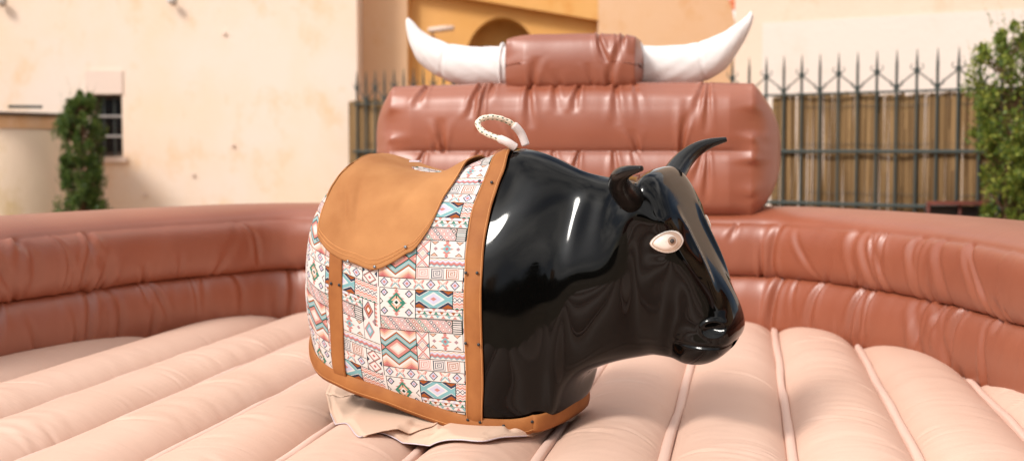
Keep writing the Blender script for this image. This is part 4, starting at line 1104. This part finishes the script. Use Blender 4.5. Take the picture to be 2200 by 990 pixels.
# --- patchwork cloth over the hindquarters (both flanks, one piece)
vr = np.linspace(0, VB, 150)
def cloth_half(far):
    sl_ = np.interp(vr, vrow, el + 6); S = 2 + (sl_ - 2)[:, None] * np.linspace(0, 1, 190)[None]; V = np.broadcast_to(vr[:, None], S.shape)
    w = .004 + .0018 * smooth_noise(S * .03 + V * .02, 51, 2.0) + .0012 * smooth_noise(V * .05, 52, 3)
    P = on_skin(S, V, w, far); base = samp(NEARS, S, V)
    return P, S, V, base
Pn, S_, V_, base = cloth_half(False); Pf, *_ = cloth_half(True)
# pattern coordinates: along the bull and down the flank by arc length
arc = np.concatenate([np.zeros((1, base.shape[1])), np.cumsum(np.linalg.norm(np.diff(base[:, :, 1:], axis=0), axis=-1), 0)], 0)
arcb = arc[-1:] - arc                                   # distance up from the bottom edge
zr = base[..., 2]
along = base[..., 0]
round_rear = np.cumsum(np.linalg.norm(np.diff(base[:, :, :], axis=1, prepend=base[:, :1]), axis=-1), 1); round_rear = round_rear - round_rear[:, -1:]
ux = round_rear
# anchors: medallion (855,650) and chevrons seam x = 820
def patt_uv():
    k1 = find(893, 700); k0 = find(820, 700); row = lambda k: int(round(k[1] / VB * 149)); colm = lambda k: np.argmin(np.abs(S_[row(k)] - k[0]))
    r_ = row(k1); u1 = ux[r_, colm(k1)]; u0 = ux[r_, colm(k0)]
    tile = abs(u1 - u0) / 75 * 200
    U_ = (ux - u0) / tile
    kA = find(857, 650); kB = find(862, 838); a_, b_ = row(kA), row(kB); ca = colm(kA)
    dv_ = abs(arc[b_, ca] - arc[a_, ca]); th_ = dv_
    bot = arcb
    ref = arcb[a_, ca]
    down = (ref - arcb) / th_ + 139 / 198               # medallion centre is at 139 of 198
    x = U_ * 200
    sh_ = np.where(x > 0, x * .24, -x * .06) / 198 * (.86)
    mid_u = 37 / 200
    down = down + sh_ - 37 * .24 / 198 * .86
    return np.stack([U_, 1 - down], -1), tile, th_
UV1, tile, th_ = patt_uv()
print('pattern tile', round(tile, 3), round(th_, 3))
allP = np.concatenate([Pf[::-1], Pn[1:]], 0); UVf = UV1[::-1].copy(); UVf[..., 0] = UVf[..., 0] + .37
allUV = np.concatenate([UVf, UV1[1:]], 0)
grid_mesh('patchwork_cover', allP, M['fabric'], bull, uv=allUV, thick=.003)

def band(name, sa, sb, va, vb_, off, mat, n1=120, n2=14, lift=None, edge=.0, far=False, thick=.004, parent=None):
    """a strip between grid columns sa(v), sb(v)"""
    v = np.linspace(va, vb_, n1); A = sa(v)[:, None]; B = sb(v)[:, None]; t = np.linspace(0, 1, n2)[None]
    S = A + (B - A) * t; V = np.broadcast_to(v[:, None], S.shape)
    o = off + (lift(S, V, t) if lift is not None else 0) + 0 * S
    P = on_skin(S, V, o, far)
    return grid_mesh(name, P, mat, parent or bull, thick=thick), P
fe = lambda v: np.interp(v, vrow, el); fr_ = lambda v: np.interp(v, vrow, er)
lf = lambda S, V, t: .0022 * smooth_noise(V * .12 + t * .6, 71, 1.4) + .003 * np.sin(np.clip(t, 0, 1) * math.pi) - .001
# one strap over both flanks
v = np.linspace(0, VB - .3, 170); t = np.linspace(0, 1, 16)[None]
S = fe(v)[:, None] + (fr_(v) - fe(v))[:, None] * t; V = np.broadcast_to(v[:, None], S.shape)
Ps = on_skin(S, V, .0085 + lf(S, V, t)); Pfar = on_skin(S, V, .0085 + lf(S, V, t), True)
strap = grid_mesh('shoulder_strap', np.concatenate([Pfar[::-1], Ps[1:]]), M['strap'], bull, thick=.004)
def stitch(P, parent, thick=.0005):
    tb = tube(P[::1], thick, 5); grid_mesh('stitching', tb, M['stitch'], parent, cv=True)
stitch(on_skin(S[:, 14] , V[:, 0], .0135), bull); stitch(on_skin(S[:, 1], V[:, 0], .0125), bull)

# side strap on the near flank
ev1 = [find(x, y) for x, y in ((713, 545), (713, 600), (714, 700), (716, 760), (719, 812))]; ev2 = [find(x, y) for x, y in ((741, 555), (741, 610), (741, 700), (742, 760), (745, 824))]
q1 = sorted((b_, a) for a, b_ in ev1); q2 = sorted((b_, a) for a, b_ in ev2)
sa = lambda v: np.interp(v, [a for a, b_ in q1], [b_ for a, b_ in q1]); sb = lambda v: np.interp(v, [a for a, b_ in q2], [b_ for a, b_ in q2])
band('side_strap', sa, sb, q1[0][0] - 6, VB - .2, .0095, M['strap'], 90, 10, lift=lambda S, V, t: .0015 * smooth_noise(V * .1 + t, 73, 1))

# bottom trim: leather band round the lower edge of the whole shell
ts = np.linspace(1, 232, 300)
def trim_line(far):
    rows_ = []
    for dz, of in ((.012, .008), (.006, .011), (-.003, .0125), (-.014, .013), (-.024, .012), (-.033, .009)):
        P = on_skin(ts, np.full_like(ts, VB - .5), .0, far); n = samp(NF if far else NN, ts, np.full_like(ts, VB - 7)); n[:, 2] = 0; n /= np.linalg.norm(n, axis=1)[:, None]
        w = .0025 * smooth_noise(ts * .09, 90, 1.0) * (1 if dz < 0 else .3) + .002 * smooth_noise(ts * .05, 91, 1) * (dz < -.01)
        P = P + n * (of + w)[:, None]; P[:, 2] += dz + .003 * smooth_noise(ts * .06, 92, 1)
        rows_.append(P)
    return np.stack(rows_, 1)
chest_s = find(1245, 850)[0]
last = int(np.interp(9.0 + 0, [0, 1], [0, 1]))
# the shell's lower edge runs to the middle of the chest: find the column whose bottom leaves the base plane
ts = np.linspace(3, (10.3 / (len(SEC) - 1)) * (NSs - 1), 300)
Tn = trim_line(False); Tf = trim_line(True)
# close round the chest and the tail with a smooth arc
def arc_join(A, B, bulge, n=40):
    t = np.linspace(0, 1, n)[1:-1, None, None]; mid_ = (A + B) / 2; r_ = (A - B) / 2
    a = t * math.pi; return mid_[None] + r_[None] * np.cos(a) + bulge[None, None] * np.sin(a)
fwd = np.array([BF[0], BF[1], 0.0])
front = arc_join(Tn[-1], Tf[-1], fwd * .036); back = arc_join(Tf[0], Tn[0], -fwd * .012)
ringT = np.concatenate([Tn, front, Tf[::-1], back])
grid_mesh('bottom_trim', ringT, M['strap'], bull, cu=True, thick=.004)
stitch(np.array([P for P in Tn[8:, 4]]) + samp(NN, ts[8:], np.full_like(ts[8:], VB - 5)) * .004, bull)
b = MB(); und = ringT[:, 2]; b.add([tuple(p) for p in und] + [tuple(und.mean(0))], [(i, (i + 1) % len(und), len(und)) for i in range(len(und))]); b.build('underside', M['underside'], bull)

# --- suede saddle: seat over the back with a flap on each side
flap_top = 0
front_pts = [(1012, 346), (985, 385), (958, 430), (930, 480), (905, 515), (888, 538)]
rear_pts = [(758, 372), (730, 402), (706, 440), (694, 470), (690, 500)]
bot_pts = [(692, 515), (708, 538), (735, 556), (768, 568), (806, 577), (846, 565), (875, 548)]
fv_ = [find(*p) for p in front_pts]; rv_ = [find(*p) for p in rear_pts]; bv_ = [find(*p) for p in bot_pts]
Sf = lambda v: np.interp(v, *zip(*sorted((b_, a) for a, b_ in fv_)))
top_rear = rv_[0][0]
# outline as a closed loop in grid space, the flap filled by rays from the top centre line
loop = [(fv_[0][0] + 2, 0)] + fv_ + bv_[::-1] + rv_[::-1] + [(top_rear + 2, 0)]
loop = np.array(loop); ll = catmull(loop, np.linspace(0, len(loop) - 1, 240))
topl = np.linspace(0, 1, 240)[:, None] * (np.array([top_rear + 2, 0]) - np.array([fv_[0][0] + 2, 0])) + np.array([fv_[0][0] + 2, 0])
nR = 90; tR = np.linspace(0, 1, nR)[None, :, None]
GS = topl[:, None] * (1 - tR) + ll[:, None] * tR
S, V = GS[..., 0], np.maximum(GS[..., 1], 0)
bx = samp(NEARS, S, V)
def saddle_off(S, V, bx, tR):
    x, l, z = bx[..., 0], bx[..., 1], bx[..., 2]
    o = .010 + .022 * np.exp(-((x + .46) / .055) ** 2) * np.exp(-(l / .20) ** 2) * np.clip((z - 1.12) / .2, 0, 1)        # cantle roll
    o = o + .012 * np.exp(-((x + .13) / .05) ** 2) * np.exp(-(l / .10) ** 2)                                            # pommel swell
    o = o - .006 * np.exp(-((x + .27) / .08) ** 2) * np.exp(-(l / .16) ** 2)
    o = o + .007 * np.exp(-(((l - .20) / .06) ** 2)) * np.exp(-((x + .33) / .14) ** 2)
    w = smooth_noise(x * 1.3 + l * .9, 33, 11) * .5 + smooth_noise(x * .4 - z * 1.1 + l, 34, 17) * .4
    o = o + .0048 * w * np.clip((z - 1.0) / .15, 0, 1)
    # a pair of soft folds below the cantle
    for cx, sl_, A_, sg in ((-.43, .35, .008, .012), (-.385, .25, .006, .010), (-.46, .5, .005, .012), (-.22, -.4, .004, .018)):
        o = o - A_ * np.exp(-((x - cx - sl_ * (1.30 - z)) / sg) ** 2) * np.exp(-((z - 1.26) / .05) ** 2)
    t = np.broadcast_to(tR[..., 0], o.shape)
    return o + .0008 * np.exp(-((t - .955) / .02) ** 2)
of = saddle_off(S, V, bx, tR)
Pn = on_skin(S, V, of); Pf = on_skin(S, V, of, True)
Pn[:, 0] = (Pn[:, 0] + Pf[:, 0]) / 2
sad = grid_mesh('saddle', np.concatenate([Pf[:, ::-1], Pn[:, 1:]], 1), M['leather'], bull, thick=.0035)
for tt_, oo in ((.945, .0012), (.968, .0012)):
    r_ = int(tt_ * (nR - 1)); stitch((Pn[4:-4, r_] + samp(NN, S[4:-4, r_], V[4:-4, r_]) * oo), sad and bull)
# small pale label tag on the seat
p = on_skin(np.array(find(892, 362)[0]), np.array(2.0), .022); n_ = np.array([0, 0, 1.])
b = MB(); e1 = np.array([BF[0], BF[1], 0]); e2 = np.array([BR[0], BR[1], 0])
for dx, r_ in ((0, 1),):
    v8 = [p + e1 * a + e2 * c + n_ * h for h in (-.002, .003) for a, c in ((-.017, -.006), (.017, -.006), (.017, .006), (-.017, .006))]
    b.add(v8, [(3, 2, 1, 0), (4, 5, 6, 7), (0, 1, 5, 4), (1, 2, 6, 5), (2, 3, 7, 6), (3, 0, 4, 7)])
b.build('cloth_tag', M['piping'], bull)

# --- rivets
riv = {}
def rivet(px, py, off, light=False, r=.0042):
    s_, v_ = find(px, py); p = on_skin(np.array(s_), np.array(v_), off); n = samp(NN, np.array(s_), np.array(v_)); n /= np.linalg.norm(n)
    mt = 'rivet_light' if light else 'rivet'
    if mt not in riv:
        G = np.array([[(r * k * math.cos(a), r * k * math.sin(a), h) for a in np.linspace(0, 2 * math.pi, 10, endpoint=False)] for k, h in ((1.05, 0), (1.0, .0012), (.7, .0024), (.05, .0028))])
        o = grid_mesh('rivet', G, M[mt], None, cv=True); riv[mt] = o.data
    else: o = bpy.data.objects.new('rivet', riv[mt]); C.objects.link(o)
    o.parent = bull; o.rotation_euler = Vector(tuple(n)).to_track_quat('Z', 'Y').to_euler(); o.location = tuple(p - np.array(bull.location))
for q in ((1034, 395), (1060, 395), (1003, 583), (1027, 586), (1003, 733), (1030, 737), (1009, 891), (1036, 898)): rivet(*q, .0135)
for q in ((717, 610), (735, 615), (722, 803), (740, 812)): rivet(*q, .0125)
for q in ((693, 517), (755, 563), (812, 571), (877, 536)): rivet(*q, .0155, True)
for q in ((793, 838), (973, 889), (890, 866)): rivet(*q, .014)
for f_ in (.86, .995):
    k = int(f_ * (len(Tn) - 1)); p = Tn[k, 2]; n = samp(NN, ts[k], np.array(VB - 6.)); n[2] = 0; n /= np.linalg.norm(n)
    o = bpy.data.objects.new('rivet', riv['rivet']); C.objects.link(o); o.parent = bull; o.rotation_euler = Vector(tuple(n)).to_track_quat('Z', 'Y').to_euler(); o.location = tuple(p + n * .004 - np.array(bull.location))

# --- horns
def bull_horn(side):
    # bull coordinates: forward, sideways, up; from the root collar to the tip
    pts = np.array([(.414, .105, 1.283), (.410, .145, 1.298), (.410, .192, 1.322), (.418, .238, 1.348), (.438, .278, 1.372), (.470, .308, 1.388), (.514, .328, 1.398)])
    pts[:, 1] *= side; rr = catmull(np.array([.036, .035, .032, .0275, .0215, .0145, .0068])[:, None], 70)[:, 0]
    P = b2w(catmull(pts, 70)); G = tube(P, rr, 26)
    cap = P[-1]; G = np.concatenate([G, cap + (G[-1:] - cap) * .6 + (P[-1] - P[-2]) * .4, cap + (G[-1:] - cap) * .02 + (P[-1] - P[-2]) * .4])
    o = grid_mesh('horn', G, M['horn_black'], bull, cv=True)
    cpt = catmull(np.array([(.412, .075, 1.275), (.408, .100, 1.286), (.404, .122, 1.292)]), 14); cpt[:, 1] *= side
    G = tube(b2w(cpt),   .041 + .004 * np.sin(np.linspace(0, math.pi, 14)), 26); e_ = G[-1].mean(0); G = np.concatenate([G, e_ + (G[-1:] - e_) * .80])
    grid_mesh('horn_socket', G, M['black_paint'], bull, cv=True)
bull_horn(1); bull_horn(-1)

# --- eyes
def eye(far):
    W_, N_ = (WF, NF) if far else (WN, NN); base_ = FARS if far else NEARS
    s_, v_ = find(1433, 520)
    c = on_skin(np.array(s_), np.array(v_), 0, far); n = samp(N_, np.array(s_), np.array(v_)); n /= np.linalg.norm(n)
    up = np.array([0, 0, 1.]) ; fx = np.array([BF[0], BF[1], 0]); ex = np.cross(up, n); ex /= np.linalg.norm(ex); ex *= np.sign(ex.dot(fx)); ey = np.cross(n, ex); ey *= np.sign(ey[2])
    # gather skin height over the eye: cast grid points into the local frame
    Q = W_.reshape(-1, 3) - c; qa, qb, qn = Q @ ex, Q @ ey, Q @ n; near_ = (np.abs(qa) < .08) & (np.abs(qb) < .06) & (np.abs(qn) < .05); qa, qb, qn = qa[near_], qb[near_], qn[near_]
    A_ = np.stack([np.ones_like(qa), qa, qb, qa * qa, qa * qb, qb * qb], 1); co, *_ = np.linalg.lstsq(A_, qn, rcond=None)
    skin = lambda a, b_: co[0] + .003 + co[1] * a + co[2] * b_ + co[3] * a * a + co[4] * a * b_ + co[5] * b_ * b_
    hw, hu, hd_ = .041, .029, .025
    def outline(t, k):      # almond, pointed towards the back and slightly drooping
        a = -math.cos(t); yy = math.sin(t); y = (hu if yy > 0 else hd_) * (abs(yy) ** 1.25) * (1 if yy > 0 else -1) * (1 + .18 * a) - .006 * (1 - a) * .6
        return hw * a * k, y * k
    n_t = 56
    def dome(name, kk, prof, mat, parent=None, cx=0, cy=0, rad=None):
        G = []
        for r_, h in prof:
            row = []
            for t in np.linspace(0, 2 * math.pi, n_t, endpoint=False):
                if rad is None: a, y = outline(t, r_ * kk)
                else: a, y = rad * r_ * math.cos(t), rad * r_ * math.sin(t)
                a += cx; y += cy; row.append(c + ex * a + ey * y + n * (skin(a, y) + h))
            G.append(row)
        return grid_mesh(name, np.array(G), mat, parent or bull, cv=True)
    e = dome('eye', 1.0, [(1.06, -.004), (1.0, .002), (.93, .0045), (.80, .0055), (.6, .0062), (.3, .007), (.02, .0073)], M['eye_lid'])
    dome('eyeball', .72, [(1.05, .004), (1.0, .0068), (.85, .0100), (.6, .0125), (.3, .0138), (.02, .0142)], M['eye_white'], cx=-.004, cy=-.001)
    dome('lower_eyelid', 1.0, [(1.03, .001), (.995, .0058), (.93, .0062)], M['eye_white'])
    dome('iris', 1.0, [(1.0, .010), (.98, .0135), (.8, .0155), (.02, .016)], M['iris'], cx=.012, cy=.002, rad=.0110)
    dome('pupil', 1.0, [(1.0, .013), (.95, .0175), (.5, .0205), (.02, .0215)], M['pupil'], cx=.0125, cy=.002, rad=.0060)
eye(False); eye(True)

# --- rope handle
def mid_plane(px, py, l=0.0, Yoff=0):
    u = (px - 1100) / F; v = -(py - 495) / F
    d = np.array((u, math.cos(TH) + v * math.sin(TH), -math.sin(TH) + v * math.cos(TH)))
    Y = 3.69 + Yoff; k = Y / d[1]; return np.array([d[0] * k, Y, EYE + d[2] * k])
rp = [(1108, 318, -.03), (1092, 307, -.035), (1075, 299, -.03), (1056, 292, -.02), (1038, 283, -.01), (1028, 271, 0), (1028, 261, .01), (1040, 254, .02), (1058, 252, .03), (1078, 256, .04), (1096, 264, .05), (1110, 275, .055), (1121, 290, .06), (1130, 313, .06)]
rc = catmull(np.array([mid_plane(a, b_, 0, c_) for a, b_, c_ in rp]), 200)
sg_ = np.concatenate([[0], np.cumsum(np.linalg.norm(np.diff(rc, axis=0), axis=1))])
rad_ = .0080 + .0005 * np.sin(sg_ / .0042 * 1.0)
G = tube(rc, rad_, 20); uvr = np.stack([np.broadcast_to((sg_ / .0145)[:, None], G.shape[:2]), np.broadcast_to((np.arange(20) / 20)[None], G.shape[:2])], -1)
rope = grid_mesh('rope_handle', G, M['rope'], bull, uv=uvr, cv=True)
G = tube(rc[2:34], .0125 - .003 * np.cos(np.linspace(0, 2 * math.pi, 32)) * .6, 18)
for sl2 in (slice(0, 34), slice(160, 200)):
    cpt = rc[sl2]; n = len(cpt); rr = .0118 * np.ones(n); rr[:2] *= .85; rr[-2:] *= .85; G = tube(cpt, rr, 18)
    e0, e1_ = G[0].mean(0), G[-1].mean(0); G = np.concatenate([e0 + (G[:1] - e0) * .5, G, e1_ + (G[-1:] - e1_) * .5])
    grid_mesh('rope_sleeve', G, M['sleeve'], bull, cv=True)

# ================================================================== WHAT THE POLISHED BODY MIRRORS (behind and beside the camera)
t = thing('tan_house', 'sunlit tan house mirrored in the glossy face of the bull', 'building', (11.0, -3.0, 0))
b = MB(); b.box(10, 16, -9, 5, 0, 5.2); b.build('wall', M['peach_wall'], t)
b = MB(); b.add([(9.6, -9.4, 5.2), (16.4, -9.4, 5.2), (16.4, 5.4, 5.2), (9.6, 5.4, 5.2), (13, -6.5, 7.2), (13, 2.5, 7.2)], [(0, 3, 2, 1), (0, 1, 4), (1, 2, 5, 4), (2, 3, 5), (3, 0, 4, 5)]); b.build('roof', M['tile'], t)
for y in (-6.5, -3, .8):
    b = MB(); b.box(9.96, 10.02, y, y + 1.1, 1.4, 3.0); b.build('window', M['glass'], t)
t = thing('tan_tower', 'narrow tan building mirrored at the left of the glossy black flank', 'building', (-8.0, -17, 0))
b = MB(); b.box(-9.6, -6.4, -19, -17, 0, 6.5); b.build('wall', M['peach_wall'], t)
b = MB(); b.box(-8.5, -7.5, -17.05, -16.97, 0, 2.6); b.build('door', M['dark'], t)
lt = {0: 'tallest dark tree mirrored in the neck of the black bull', 1: 'low dark tree mirrored left of the tallest one', 2: 'broad dark tree mirrored below the near horn', 3: 'far dark tree mirrored towards the saddle', 4: 'dark tree mirrored low beside the tan house'}
for i, (x, y, w_, h_) in enumerate(((2.5, -16, 2.2, 8.0), (-2.5, -24, 4.0, 5.0), (6.0, -20, 3.2, 6.5), (-15, -26, 5, 5.5), (9.5, -14, 2.2, 4.6))):
    shrub('dark_tree', lt[i], x, y, 1.0, h_, w_, 110, 6600, .42, M['leaf_far'], 20 + i, 'trees mirrored in the bull', .18, twig=False,
          taper=lambda h: .35 + .65 * math.sin(min(1, h * 1.1 + .1) * math.pi) ** .6 if h < .9 else .3)

t = thing('hedge', 'long dark hedge added out of view to be mirrored as the horizon across the black flank', 'hedge', (0, -14, 0))  # unseen hedge, added to lift the dark horizon in the reflections
r_ = np.random.default_rng(44); n = 9000; pos = np.stack([r_.uniform(-24, 12, n), r_.uniform(-14.9, -13.6, n), r_.uniform(0, 1, n) ** .7], -1)
pos[:, 2] *= 3.3 + .5 * smooth_noise(pos[:, 0], 5, .35); a1 = r_.normal(size=(n, 3)); a1 /= np.linalg.norm(a1, axis=1)[:, None]; a2 = np.cross(a1, r_.normal(size=(n, 3))); a2 /= np.linalg.norm(a2, axis=1)[:, None]
V = np.stack([pos, pos + a1 * .2 + a2 * .12, pos + a1 * .42, pos + a1 * .2 - a2 * .12], 1)
o = mesh_from('foliage', V.reshape(-1, 3), np.arange(n * 4).reshape(-1, 4), M['leaf_far'], t, smooth=False); o['kind'] = 'stuff'
b = MB(); b.box(-24, 12, -14.7, -13.9, 0, 2.7); b.build('hedge_core', M['leaf_far'], t)
